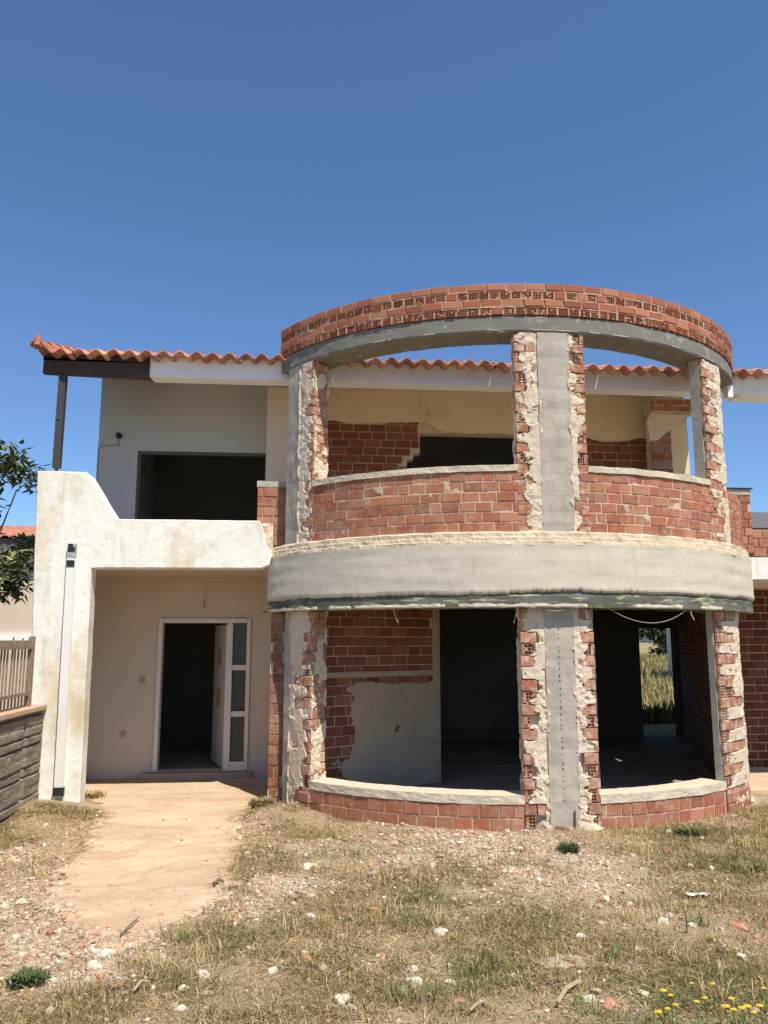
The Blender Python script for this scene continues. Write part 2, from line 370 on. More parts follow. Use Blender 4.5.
# ------------------------------------------------------------------ the house
HOUSE = empty('unfinished_house', (2.5, 11.0, 0), 'two storey unfinished house with round brick bay, white porch and tiled roof', 'house')
YW = 11.35         # plane of the main front wall
def part(name, mb, m, parent=HOUSE, **k): return mb.build(name, m, parent, **k)

# main front wall, ground floor left (behind the porch), with the door opening
mb = MB(); slab_wall(mb, 'y', YW, YW+.22, -3.05, -.36, .0, 3.0, [(-2.12, -.86, .12, 2.15)]); part('porch_wall', mb, M['beige'])
mb = MB(); slab_wall(mb, 'x', -3.22, -3.0, 9.82, 16.8, -.05, 2.68); part('side_wall', mb, M['greywall'])
# upper floor left: grey wall and its opening
mb = MB(); slab_wall(mb, 'y', YW, YW+.22, -3.07, -.36, 3.004, 5.75, [(-2.52, -.69, 3.004, 4.52)]); uw = part('upper_wall', mb, M['greywall'])
mb = MB(); slab_wall(mb, 'x', -3.07, -2.85, YW+.224, 16.8, 3.0, 5.6); part('upper_side_wall', mb, M['greywall'])
mb = MB()
for a in ((-2.52, -2.48), (-.73, -.69)): mb.box(a[0], a[1], YW+.05, YW+.11, 3.0, 4.52)
mb.box(-2.478, -.732, YW+.05, YW+.11, 4.48, 4.518); part('window_frame', mb, M['alu'])
mb = MB(); mb.box(-.67, -.36, 10.7, YW-.003, 3.0, 5.3); part('wall_pilaster', mb, M['beige'])
# wall lamp and conduit on the upper wall
mb = MB(); mb.tube([(-2.785, YW-.01, 4.58), (-2.785, YW-.015, 4.69), (-2.785, YW-.07, 4.72)], .009); mb.tube([(-2.785, YW-.012, 4.59), (-3.03, YW-.012, 4.565), (-3.062, YW-.012, 4.53), (-3.062, YW-.012, 3.3)], .009); cd = part('conduit', mb, M['wire'])
mb = MB(); mb.tube([(-2.785, YW-.002, 4.725), (-2.785, YW-.05, 4.725), (-2.785, YW-.10, 4.71)], [.045, .04, .02], 8); part('lamp_socket', mb, M['black'])

# porch pier and the parapet over the porch
def pier():
    mb = MB(); out = [(-3.15, -.1), (-2.575, -.1), (-2.595, 2.69), (-.62, 2.70), (-.53, 2.74), (-.50, 2.86), (-.58, 3.0), (-.60, 3.12), (-.66, 3.275), (-2.34, 3.275), (-2.67, 3.80), (-2.72, 3.835), (-3.285, 3.84)]
    pts = []
    for i in range(len(out)):                                  # subdivide the outline, wobble it a little
        a, b = Vector(out[i]), Vector(out[(i+1) % len(out)]); n = max(1, int((b-a).length/.08))
        for k in range(n):
            q = a+(b-a)*k/n; pts.append((q.x+.005*n1(q.x*5, q.y*5, 1), q.y+.006*n1(q.x*5, q.y*5, 8)))
    n = len(pts); y0, y1, e = 9.6, 9.82, .012
    cx, cy = -2.4, 2.5
    ins = []
    for i in range(n):
        a, b = Vector(pts[i-1]), Vector(pts[(i+1) % n]); d = (b-a).normalized(); nr = Vector((-d.y, d.x)); ins.append((pts[i][0]+nr.x*e, pts[i][1]+nr.y*e))
    vs = [(x, y0, z) for x, z in ins]+[(x, y0+e, z) for x, z in pts]+[(x, y1, z) for x, z in pts]
    fs = [(i, n+i, n+(i+1) % n, (i+1) % n) for i in range(n)]+[(n+i, 2*n+i, 2*n+(i+1) % n, n+(i+1) % n) for i in range(n)]
    fs += [tuple(range(n)), tuple(2*n+i for i in range(n-1, -1, -1))]
    mb.add(vs, fs); return part('porch_pier', mb, M['white'], recalc=True)
PIER = pier()
mb = MB()
def _rough_end(s_, z): return .012+.02*fbm(s_*9, z*9, 4, 4)
rough_sheet(mb, Line((-.66, 9.70), (-.50, 9.712)), 0, .16, 2.74, 3.26, _rough_end, .012); part('broken_render', mb, M['crumb'], PIER)
mb = MB(); mb.box(-3.2, -.40, 9.824, YW-.003, 2.72, 3.0); part('terrace_slab', mb, M['beige'])
mb = MB(); mb.bar((-2.80, 9.575, .24), (-2.815, 9.575, 2.80), .095, .06, (0, 1, 0)); dp = part('drainpipe', mb, M['pipe'])
mb = MB(); mb.bar((-2.815, 9.575, 2.802), (-2.817, 9.575, 2.97), .095, .06, (0, 1, 0)); part('pipe_collar', mb, M['foil'], dp)
for za, zb, xa, xb in ((2.935, 2.965, -2.855, -2.80), (2.88, 2.925, -2.856, -2.775), (2.70, 2.775, -2.860, -2.772)):
    mb = MB(); mb.box(xa, xb, 9.538, 9.5435, za, zb); part('torn_tape', mb, M['black'], dp)
mb = MB(); mb.bar((-2.80, 9.565, .15), (-2.80, 9.57, .239), .11, .075, (0, 1, 0)); part('pipe_outlet', mb, M['black'], dp)
# small details on the porch wall
mb = MB(); mb.box(-2.35, -2.27, YW-.012, YW-.001, 1.285, 1.365); part('switch_plate', mb, M['dado'])
mb = MB(); mb.tube([(-2.53, YW-.012, .615), (-2.53, YW+.002, .615)], .045, 12); part('junction_box', mb, M['dado'])
mb = MB(); mb.tube([(-1.505, YW, 2.30), (-1.505, YW-.05, 2.32), (-1.515, YW-.07, 2.37), (-1.49, YW-.08, 2.44), (-1.46, YW-.09, 2.45)], .012); part('bare_lamp_cable', mb, M['wire'])
# door
mb = MB(); y0, y1 = YW-.035, YW+.12
mb.box(-2.115, -2.06, y0, y1, .121, 2.149); mb.box(-2.057, -.917, y0, y1, 2.093, 2.149); mb.box(-.914, -.863, y0, y1, .121, 2.149); mb.box(-1.185, -1.105, y0, y1, .121, 2.09)
mb.box(-1.102, -.917, y0, y1, .121, .24)
for z in (.83, 1.45): mb.box(-1.102, -.917, y0+.006, y1-.006, z, z+.07)
DF = part('door_frame', mb, M['frame'])
for z0, z1 in ((.243, .827), (.903, 1.447), (1.523, 2.09)):
    mb = MB(); mb.box(-1.1, -.919, YW+.02, YW+.03, z0, z1); part('side_pane', mb, M['glassd'], DF)
mb = MB(); mb.bar((-1.185, YW+.10, 1.10), (-1.44, YW+.95, 1.10), .045, 1.94); DL = part('front_door', mb, M['frame'])
hd = (Vector((-1.44, YW+.95, 0))-Vector((-1.185, YW+.10, 0))).normalized(); hn = Vector((-hd.y, hd.x, 0)); hn = hn if hn.x < 0 else -hn
for zc in (1.62, 1.05):
    mb = MB(); c = Vector((-1.185, YW+.10, zc))+hd*.42+hn*.024; pts = [c+hd*.15*math.cos(t)+Vector((0, 0, .15))*math.sin(t) for t in np.linspace(0, 2*math.pi, 20)[:-1]]
    mb.add([tuple(p) for p in pts]+[tuple(p+hn*.008) for p in pts], [tuple(range(19, 19+19))]+[(i, (i+1) % 19, 19+(i+1) % 19, 19+i) for i in range(19)]); part('door_panel', mb, M['dado'], DL)
mb = MB(); c = Vector((-1.185, YW+.10, 1.05))+hd*.82; mb.tube([c+hn*.02, c+hn*.07, c+hn*.07-hd*.11], .011); part('handle', mb, M['steel'], DL)
mb = MB(); mb.box(-2.25, -.80, YW-.14, YW-.003, -.05, .115); part('door_step', mb, M['dado'])

# --- the round bay -------------------------------------------------
EXT = Line((-.447, 9.70), (-.447, 11.34))
# concrete columns with their broken brick jambs
def column(name, s0, s1, d1, mcol, brick_ranges, zr, dots=False, path=None, reveal=True, back=-.25):
    path = path or BAY; z0, z1 = zr
    mb = MB(); nz = 60
    def disp(s, d, z, k): return (.006*fbm(s*9, z*4, d*9)+(.004*n1(1, z*9, 3))) if d > -.1 else 0.0, 0
    sweep(mb, path, s0, s1, rect(back, d1, z0, z1, 1, nz), 12, disp)
    if dots:
        for k in range(30):
            zz = .30+k*.06+random.uniform(-.02, .02); q = random.uniform(.004, .007); p = path.P(-.002+.008*n1(zz, 3), d1+.005, zz); mb.box(p.x-q*.7, p.x+q*.7, p.y-.001, p.y+.01, zz-q, zz+q, mi=1)
    c = part(name, mb, [mcol, M['black']])
    for (b0, b1, side, hh) in brick_ranges: jamb(c, path, b0, b1, side, z0, z1, hh, reveal)
    return c
def jamb(parent, path, b0, b1, side, z0, z1, hh=.118, reveal=True):
    """side: +1 the broken edge is at b1, -1 at b0"""
    w = b1-b0; n = max(1, int(round((z1-z0)/hh))); h = (z1-z0)/n; wide = w > .42
    mb = MB(); seed = random.uniform(0, 99)
    def disp(s, d, z, k): return (.012*fbm(s*8+seed, z*8, d*5) if d > -.1 else 0.0), 0
    if reveal:
        core = MB(); sweep(core, path, b0+(.05 if side < 0 else 0), b1-(.05 if side > 0 else 0), rect(-.235, -.06, z0, z1, 2, 30), 3, disp)
        part('mortar_core', core, M['mortar'], parent)
    rows = []
    E = lambda a, b: (b1-b, b1-a) if side > 0 else (b0+a, b0+b)          # distances from the broken edge
    for r in range(n):
        za, zb = z0+h*r+.007, z0+h*(r+1)-.007
        e = random.uniform(-.014, .006)
        if r % 2 == 0:
            l = random.uniform(.10, .17) if not wide else random.uniform(.20, .24); x = 0.0
            rows.append(w if wide else l)
            brick(mb, path, *E(-e, l), za, zb, .004); x = l+.014
            while w-x > .08: q = min(w-x, random.uniform(.17, .23)); brick(mb, path, *E(x, x+q-.014), za, zb, .0); x += q
        else:
            k = random.random(); l = random.uniform(.085, .11)
            if wide: rows.append(.5*w*k)
            else: rows.append(l if k < .6 else 0.0)
            x = -e
            while x < (w-.1 if wide else .05): brick(mb, path, *E(x, x+l), za, zb, -.002, perf=True, nx=3); x += l+.018
    part('brick_jamb', mb, M['brick_dusty'], parent)
    p, t, nn = path.fr(b1 if side > 0 else b0)
    q0, q1 = p-nn*.24, p-nn*.0
    ln = Line(q1[:2], q0[:2]) if side > 0 else Line(q0[:2], q1[:2])
    if reveal:
        rv = MB()
        for r in range(n):
            za, zb = z0+h*r+.007, z0+h*(r+1)-.007
            if r % 2 == 0: brick(rv, ln, .0, .115, za, zb, -.004); brick(rv, ln, .127, .235, za, zb, -.004)
            else: brick(rv, ln, .0, .235, za, zb, -.012)
        part('reveal_brick', rv, M['brick_dusty'], parent)
        def hr(s, z):
            k = sst(-.02, .22, fbm(s*5+seed, z*4.2, seed+7, 5)+.12); return -.03*(1-k)+(.004+.010*fbm(s*15, z*15, seed, 4))*k
        rs = MB(); rough_sheet(rs, ln, .004, .236, z0+.002, z1-.002, hr); part('broken_render', rs, M['crumb'], parent)
    # crumbling render, thick where it still holds, dropping behind the bricks where it has fallen off
    def hf(s, z):
        x = (s-b0) if side > 0 else (b1-s)
        if x < 0:                                             # ragged smear lapping onto the concrete
            k = sst(-.1, .2, fbm(s*7, z*7, seed+2, 5)+.30+x*22); return -.02*(1-k)+(.022+.008*fbm(s*16, z*16, seed, 4))*k
        xe = w-x           # x from the concrete, xe from the broken edge
        r = min(n-1, max(0, int((z-z0)/h))); fr = ((z-z0)/h) % 1.0
        bare = (rows[r] if .07 < fr < .93 else rows[r]*.55)*(.65+.5*n1(r*3.1, seed))
        m = (xe-bare)*8.0 + .95*fbm(s*6+seed, z*6, seed, 5) + .5*fbm(z*1.3, seed*2, 1, 3) + (0 if wide else -.05)
        if x < .06: m = max(m, .3)
        m += .35*fbm(s*2.2, z*2.2, seed+3, 3)-.05
        if xe < .012: m -= .5
        hgt = .012+(.004+.006*sst(-.1, .3, n1(s*2.2, z*2.2, seed+9)))*fbm(s*14, z*14, seed, 5)-.012*sst(.1, .14, fbm(s*4, z*3, seed+4, 4))
        k = sst(.0, .30, m)
        return -.050*(1-k)+hgt*k
    rs = MB(); rough_sheet(rs, path, b0-(.05 if side > 0 and reveal else -.002), b1+(.05 if side < 0 and reveal else -.004), z0+.002, z1-.002, hf, .01)
    part('broken_render', rs, M['crumb'], parent)
ZG, ZB, ZP, ZR = -.10, 2.19, 2.95, 5.14
column('bay_column', -3.33, -3.19, .010, M['concrete'], [(-3.19, -2.82, 1, .118)], (ZG, ZB-.002), path=LOW)
column('bay_column', -.145, .165, .014, M['concrete'], [(-.395, -.145, -1, .118), (.165, .385, 1, .118)], (ZG, ZB-.002), True, path=LOW)
column('bay_column', 2.135, 2.84, -.035, M['concrete'], [(2.14, 2.85, -1, .118)], (ZG, ZB-.002), path=LOW, reveal=False, back=-.11)
column('bay_column', -3.33, -3.06, .010, M['concrete'], [(-3.06, -2.82, 1, .112)], (ZP-.03, ZR-.002))
column('bay_column', -.145, .205, .012, M['concrete'], [(-.395, -.145, -1, .112), (.205, .375, 1, .112)], (ZP-.03, ZR-.002))
column('bay_column', 2.135, 2.60, -.035, M['concrete'], [(2.14, 2.61, -1, .112)], (ZP-.03, ZR-.002), reveal=False, back=-.16)
# wall below the ground floor openings
GAPS = [(-2.815, -.40), (.39, 2.135)]
def low_wall():
    for a, b in GAPS:
        mb = MB(); sweep(mb, LOW, a+.002, b-.002, rect(-.24, -.006, -.15, .246, 1, 4), 30, lambda s, d, z, k: (.006*fbm(s*9, z*9), 0)); w = part('bay_wall', mb, M['mortar'])
        mb = MB(); courses(mb, LOW, a+.004, b-.004, -.01, .248, 2, .195, joint=.011); part('brickwork', mb, M['brick'], w)
        mb = MB(); sweep(mb, LOW, a-.01, b+.01, rect(-.28, .008, .250, .335, 3, 5), 60, lambda s, d, z, k: (.007*fbm(s*4, z*9, 2)+.003*n1(s*22, z*30) if d > -.2 else 0, .007*fbm(s*2, d*6, 7)+.003*n1(s*14, d*5))); part('sill', mb, M['cap'], w)
    # brick foot in front of the columns, mostly buried
    for a, b in ((-2.82, -2.79), ):
        pass
low_wall()
for a, b, v in ((-3.09, -2.825, 1), (2.145, 2.84, 1)):
    mb = MB(); courses(mb, LOW, a, b, -.02, .21, 2, .2, d=.012); part('foot_brick', mb, M['brick'])
# concrete foot and rebar of the centre column, the bar added to stand for a dark recessed slit
mb = MB(); mb.bar((2.60, 8.068, .0), (2.60, 8.069, .20), .012, .012); part('slit_bar', mb, M['rust'])
# floor band
def band():
    mb = MB()
    sweep(mb, BAY, -3.62, 3.62, [(.050, 2.86), (.048, 2.6), (.05, 2.33), (.060, 2.30), (.062, 2.19), (-.44, 2.19), (-.44, 2.93), (.03, 2.93)], 160,
          lambda s, d, z, k: (.006*fbm(s*3, z*5, k), .008*fbm(s*5, 3, k) if z < 2.35 else 0))
    b = part('floor_band', mb, M['oldpaint'])
    mb = MB(); nz = 24; vs = []; fs = []; ns = 420                  # render coat with a ragged lower edge
    for i in range(ns+1):
        s = -3.615+7.23*i/ns
        zl = 2.325+.016*fbm(s*3, 1.3, 0, 4)+.014*n1(s*22, 5)+(.022*abs(n1(s*60, 2)) if s < .6 else .012*n1(s*40, 8)) + (.015 if s > -.5 else -.01)
        zl = max(2.24, zl)
        zt = 2.83+.006*fbm(s*4, 9)
        for k in range(nz+1):
            z = zl+(zt-zl)*k/nz
            d = .082+.006*fbm(s*1.5, z*2.5, 4, 3)+.0018*math.sin(z*38+.6*n1(s*.8, 3))*(.5+.5*n1(s*1.1, z*3, 6))+.004*n1(s*1.2, 8, z*.5)
            if k == 0: d = .052
            if k == 1: d -= .004
            vs.append(BAY.P(s, d, z))
        vs.append(BAY.P(s, .03, zt+.004))
    m = nz+2
    for i in range(ns):
        for k in range(m-1): a = i*m+k; fs.append((a, a+m, a+m+1, a+1))
    mb.add(vs, fs); part('render_coat', mb, M['render'], b)
    mb = MB()                                                        # rough stepped ledge between band and parapet
    sweep(mb, BAY, -3.6, 3.6, [(.078, 2.825), (.074, 2.862), (.064, 2.868), (.060, 2.905), (.050, 2.912), (.046, 2.955), (.016, 2.972), (-.02, 2.97), (-.02, 2.825)][::-1], 300,
          lambda s, d, z, k: ((.010*fbm(s*6, z*22, k*.2)+.006*n1(s*28, z*40)) if d > 0 else 0, .010*fbm(s*5, 4, z*30)))
    part('mortar_ledge', mb, M['ledge'], b)
    mb = MB()                                                        # pale drip of render along the very bottom, left part
    sweep(mb, BAY, -3.6, 3.6, [(.068, 2.187), (.074, 2.20), (.072, 2.222), (.05, 2.224), (.05, 2.187)][::-1], 420, lambda s, d, z, k: (.005*fbm(s*8, k)-.03*sst(-.12, .25, fbm(s*1.6, 4.4, 0, 5)+.22*s-.05), (.022*fbm(s*7, 2, k, 4) if z > 2.21 else .004*n1(s*9, k))))
    part('render_drip', mb, M['cap'], b)
    return b
BAND = band()
# first floor slab inside the bay
mb = MB(); arc = [BAY.P(s, -.403, 0) for s in np.linspace(-3.5, 3.5, 60)]
pts = [(p.x, p.y) for p in arc]+[(5.35, YW-.002), (-.35, YW-.002)]; n = len(pts)
mb.add([(x, y, 2.72) for x, y in pts]+[(x, y, 2.90) for x, y in pts], [tuple(range(n-1, -1, -1)), tuple(range(n, 2*n))]+[(i, (i+1) % n, n+(i+1) % n, n+i) for i in range(n)])
part('bay_floor_slab', mb, M['terrace'])
# parapet
def parapet():
    segs = [(-3.05, -.155), (.215, 3.53)]
    for a, b in segs:
        mb = MB(); sweep(mb, BAY, a, b, rect(-.2, -.005, 2.93, 3.61, 1, 6), 50, lambda s, d, z, k: (.006*fbm(s*9, z*9), 0)); w = part('parapet_wall', mb, M['mortar'])
        mb = MB(); courses(mb, BAY, a, b, 2.965, 3.615, 6, .2, joint=.011, jit=.03); part('brickwork', mb, M['brick'], w)
    for a, b in ((-2.82, -.385), (.37, 2.15)):
        mb = MB(); sweep(mb, BAY, a, b, rect(-.23, .016, 3.612, 3.678, 3, 4), 110, lambda s, d, z, k: (.007*fbm(s*6, z*9, 2)+.003*n1(s*30, z*30), .006*fbm(s*3, d*6, 7)+.003*n1(s*24, 3, d*5))); part('parapet_cap', mb, M['cap'])
parapet()
# concrete ring beam and its brick crown
def ring():
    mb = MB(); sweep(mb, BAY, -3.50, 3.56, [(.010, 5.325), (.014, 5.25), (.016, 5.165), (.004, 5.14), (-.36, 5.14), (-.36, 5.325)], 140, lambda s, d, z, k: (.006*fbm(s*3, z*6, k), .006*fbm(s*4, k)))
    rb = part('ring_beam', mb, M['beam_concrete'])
    mb = MB(); sweep(mb, BAY, -2.1, 2.9, [(.014, 5.160), (.020, 5.161), (.019, 5.166), (.012, 5.168)][::-1], 520, lambda s, d, z, k: (.002*fbm(s*8, k) - (.02 if fbm(s*5.2, 7.7, 0, 5) < .06 else 0), (.05*max(0, n1(s*30, 2)-.35) if z > 5.163 else 0)))
    part('render_drip', mb, M['cap'], rb)
    mb = MB(); sweep(mb, BAY, -3.50, 3.56, rect(-.2, -.03, 5.326, 5.69, 1, 4), 140); z = 5.333
    bk = MB(); rows = (.094, .088, .094, .088)
    for r, h in enumerate(rows):
        s = -3.50; za, zb = z+.004, z+h-.009
        sweep(mb, BAY, -3.50, 3.56, rect(-.028, .026, zb-.002, z+h+.006, 1, 1), 140, lambda s, d, z, k: (.006*fbm(s*14, z*30) if d > 0 else 0, 0)) if r < 3 else None
        while s < 3.53:
            if r % 2 == 0: l = random.uniform(.108, .13); g = random.uniform(.012, .022); brick(bk, BAY, s, min(s+l-g, 3.56), za, zb, .030+random.uniform(-.005, .005), perf=random.random() < .95, nx=4, nz=4, depth=.06, hole=.058)
            else: l = random.uniform(.2, .235); g = .015; brick(bk, BAY, s, min(s+l-g, 3.56), za, zb, .030+random.uniform(-.004, .004), depth=.06)
            p, t, n = BAY.fr(s+l-g/2); q = .024+random.uniform(-.008, .004)
            vs = [p+t*a+n*d for d in (-.03, q) for a in (-g/2-.002, g/2+.002)]
            mb.add([(v.x, v.y, zz) for zz in (za, zb) for v in vs], [(2, 3, 7, 6), (0, 2, 6, 4), (3, 1, 5, 7), (4, 6, 7, 5), (0, 1, 3, 2)])
            s += l
        z += h
    cr = part('brick_crown', mb, M['mortar_grey']); part('brickwork', bk, M['brick_clean'], cr)
ring()

# bay: facade walls behind the terrace (first floor)
STEPS = [(1.08, 1.20, 4.31), (1.20, 1.33, 4.37), (1.33, 1.42, 4.47), (1.42, 1.52, 4.56)]
mb = MB(); slab_wall(mb, 'y', YW, YW+.2, -.358, 5.6, 3.004, 5.75, [(1.52, 3.35, 3.004, 4.87)]+[(a, b, 3.004, z) for a, b, z in STEPS]); fw = part('bay_back_wall', mb, M['mortar'])
mb = MB(); FL = Line((-.355, YW), (9.6, YW))
def skipL(s, z):
    x = s-.355
    return any(a-.05 < x < b and z < q+.02 for a, b, q in STEPS)
courses(mb, FL, 0.0, 1.86, 3.0, 5.10, 18, .225, d=.011, v=.55, skip=skipL); courses(mb, FL, 3.72, 5.5, 3.0, 5.10, 18, .225, d=.011, v=.55)  # brick tone lowered, painting in the shade under the eave
part('brickwork', mb, M['brick_clean'], fw)
def ceil_plaster(xa, xb, zlow, seed, name='torn_plaster'):
    mb = MB(); ns = int((xb-xa)/.015); vs = []; fs = []
    for i in range(ns+1):
        x = xa+(xb-xa)*i/ns; zl = zlow(x)+.035*fbm(x*3, seed, 0, 5)
        vs += [(x, YW-.008, zl-.004), (x, YW-.052-.01*n1(x*9, 2), zl+.006), (x, YW-.045, zl+.05), (x, YW-.04, 5.7)]
    for i in range(ns):
        for k in range(3): a = i*4+k; fs.append((a, a+4, a+5, a+1))
    mb.add(vs, fs); return part(name, mb, M['cream'], fw)
ceil_plaster(-.352, 1.52, lambda x: 5.04+.03*sst(.8, 1.4, x)-.05*sst(.0, .6, x), 3)
ceil_plaster(1.524, 3.35, lambda x: 4.90+.14*sst(1.9, 1.6, x)-.02, 5)
ceil_plaster(3.354, 5.5, lambda x: 4.86+.05*math.sin(x*4)-.05*sst(4, 5, x), 9)
mb = MB(); mb.tube([(1.66, YW-.03, 5.16), (1.66, YW-.08, 5.13), (1.63, YW-.11, 5.08)], [.02, .03, .035], 6); part('torn_fixing', mb, M['crumb'], fw)
# right-hand end pier of the terrace: brick jamb, plastered face and short lintel
mb = MB(); slab_wall(mb, 'y', 10.95, 11.15, 5.16, 5.42, 2.93, 5.35); part('terrace_end_pier', mb, M['cream'])
EP = Line((4.86, 10.93), (5.16, 10.93))
mb = MB(); mb.box(4.865, 5.157, 10.945, 11.15, 2.93, 4.92); ep = part('terrace_end_jamb', mb, M['mortar'])
mb = MB(); z = 2.97
for r in range(17):
    if r % 2: brick(mb, EP, .0, .30, z, z+.1, 0, v=.65)
    else: brick(mb, EP, .0, .135, z, z+.1, -.004, perf=True, v=.65, hole=.02); brick(mb, EP, .155, .29, z, z+.1, -.004, perf=True, v=.65, hole=.02)
    z += .113
part('brickwork', mb, M['brick'], ep)
mb = MB(); mb.box(4.84, 5.5, 10.82, 11.10, 5.12, 5.33); lt = part('terrace_lintel', mb, M['mortar'])
mb = MB(); courses(mb, Line((4.84, 10.82), (5.5, 10.82)), 0, .66, 5.13, 5.32, 2, .2, d=.006, v=.8); part('brickwork', mb, M['brick'], lt)
mb = MB(); pts = [(4.80, 4.70), (4.93, 4.72), (5.10, 4.86), (5.30, 5.0), (5.46, 5.11), (4.84, 5.115), (4.78, 5.0)]
mb.add([(x, 10.86, z) for x, z in pts]+[(x, 10.935, z) for x, z in pts], [tuple(range(7)), tuple(range(13, 6, -1))]+[(i, 7+i, 7+(i+1) % 7, (i+1) % 7) for i in range(7)]); part('haunch_plaster', mb, M['crumb'], recalc=True)

# short brick returns beside the bay at first floor level
def stub(x0, x1, y0, y1, z0, z1, cap=True, name='brick_return', v=1.0):
    mb = MB(); mb.box(x0, x1, y0, y1, z0, z1); w = part(name, mb, M['mortar'])
    mb = MB(); courses(mb, Line((x0, y0), (x1, y0)), 0, x1-x0, z0, z1-.0, max(1, int(round((z1-z0)/.115))), .2, d=.015, v=v); part('brickwork', mb, M['brick'], w)
    if cap:
        mb = MB(); sweep(mb, Line((x0-.01, y0), (x1+.01, y0)), 0, x1-x0+.02, rect(-(y1-y0), .02, z1+.001, z1+.075, 2, 3), 12, lambda s, d, z, k: (.006*fbm(s*8, z*8), .008*fbm(s*8, d*5))); part('cap', mb, M['concrete'], w)
    return w
stub(-.70, -.36, 9.74, 9.94, 2.99, 3.71)
stub(5.30, 5.60, 9.74, 9.94, 2.96, 3.71)
mb = MB(); mb.box(5.27, 5.63, 9.70, 9.96, 3.787, 3.80); part('felt_strip', mb, M['black'])
stub(5.604, 9.6, 9.75, 9.93, 2.92, 3.26, False)
mb = MB(); mb.box(5.30, 9.6, 9.69, YW-.003, 2.62, 2.90); part('right_terrace_slab', mb, M['white'])
mb = MB(); v = []; part_pts = []
# ground floor brick stub left of bay
stub(-.50, -.325, 9.70, 9.90, -.05, 2.18, False, v=.55)  # lowered brick tone paints the stub as shaded
mb = MB(); mb.box(-.49, -.33, 9.904, YW-.003, -.05, 2.70); part('bay_side_wall', mb, M['mortar'])
# ground floor right: brick porch wall
mb = MB(); slab_wall(mb, 'y', YW, YW+.2, 5.88, 9.6, -.05, 2.9); w = part('brick_porch_wall', mb, M['mortar'])
mb = MB(); courses(mb, Line((5.88, YW), (9.6, YW)), 0, 3.72, .06, 2.6, 22, .225, d=.012, v=.34); part('brickwork', mb, M['brick_clean'], w)  # dark brick tone stands in for the porch shade

# ground floor interior
LW = Line((-.16, 9.42), (1.58, 10.36)); LL = LW.L
mb = MB(); sweep(mb, LW, 0, LL, rect(-.18, -.01, .0, 2.72), 1); iw = part('room_wall', mb, M['mortar'])
mb = MB(); courses(mb, LW, 0, LL-.06, .05, 2.71, 23, .215, d=0, v=.6); part('brickwork', mb, M['brick_clean'], iw)  # indoor shade put into the brick colour by the lower tone
def hl(s, z):
    m = .0
    m = sst(1.40, 1.28, z)*(1.0 if s > .75 else (.55 if s > .3 else .15))+ .55*fbm(s*2.6, z*2.6, 5, 6)-.02-(.45 if z > 1.5 else 0) - (.5*sst(.8, .2, s))
    k = sst(.25, .5, m)
    if 1.40 < z < 1.50: k = 1
    if s > LL-.06: k = 1
    return -.03*(1-k)+(.012+.006*fbm(s*9, z*9))*k
mb = MB(); rough_sheet(mb, LW, .02, LL, .06, 2.70, hl, .02); part('patchy_plaster', mb, M['dado'], iw)
mb = MB(); p0 = LW.P(LL+.002, .016, 0); p1 = LW.P(LL+.002, -.19, 0)
mb.bar((p0.x+.02, p0.y-.0, 1.36), (p1.x+.02, p1.y, 1.36), .04, 2.70); part('wall_end', mb, M['dado'])
mb = MB(); RWi = Line((6.76, 14.5), (4.98, 9.62)); sweep(mb, RWi, 0, RWi.L, rect(-.18, -.008, 0, 2.72), 1); rw = part('room_wall', mb, M['mortar'])
mb = MB(); courses(mb, RWi, 0, RWi.L, .05, 2.7, 23, .225, d=.0, v=.7); part('brickwork', mb, M['brick'], rw)
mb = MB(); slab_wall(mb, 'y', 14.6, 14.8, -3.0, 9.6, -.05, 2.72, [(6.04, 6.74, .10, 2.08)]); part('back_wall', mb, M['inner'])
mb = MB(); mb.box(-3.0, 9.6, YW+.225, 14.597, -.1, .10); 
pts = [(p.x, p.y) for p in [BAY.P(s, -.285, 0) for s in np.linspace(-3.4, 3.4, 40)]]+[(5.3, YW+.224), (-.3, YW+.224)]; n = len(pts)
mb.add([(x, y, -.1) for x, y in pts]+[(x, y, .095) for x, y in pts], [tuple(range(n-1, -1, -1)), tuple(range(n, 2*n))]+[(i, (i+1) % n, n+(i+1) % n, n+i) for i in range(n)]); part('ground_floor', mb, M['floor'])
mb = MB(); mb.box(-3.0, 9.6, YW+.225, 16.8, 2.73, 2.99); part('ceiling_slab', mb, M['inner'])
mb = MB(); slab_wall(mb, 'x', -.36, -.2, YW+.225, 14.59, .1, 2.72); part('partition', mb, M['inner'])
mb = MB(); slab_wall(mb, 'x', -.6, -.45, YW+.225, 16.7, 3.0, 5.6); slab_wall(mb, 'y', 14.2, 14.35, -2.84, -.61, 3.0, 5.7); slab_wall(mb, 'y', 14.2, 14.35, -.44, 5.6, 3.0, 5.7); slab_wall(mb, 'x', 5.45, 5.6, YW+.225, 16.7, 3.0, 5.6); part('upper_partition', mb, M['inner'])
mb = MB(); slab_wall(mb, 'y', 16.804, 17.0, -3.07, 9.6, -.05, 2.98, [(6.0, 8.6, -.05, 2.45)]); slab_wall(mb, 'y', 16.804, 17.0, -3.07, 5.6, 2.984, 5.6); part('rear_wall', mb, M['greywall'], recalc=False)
HOUSE_REAR = bpy.data.objects['rear_wall']
mb = MB(); slab_wall(mb, 'x', 9.604, 9.8, 9.7, 17.0, -.05, 3.2); part('far_side_wall', mb, M['greywall'])

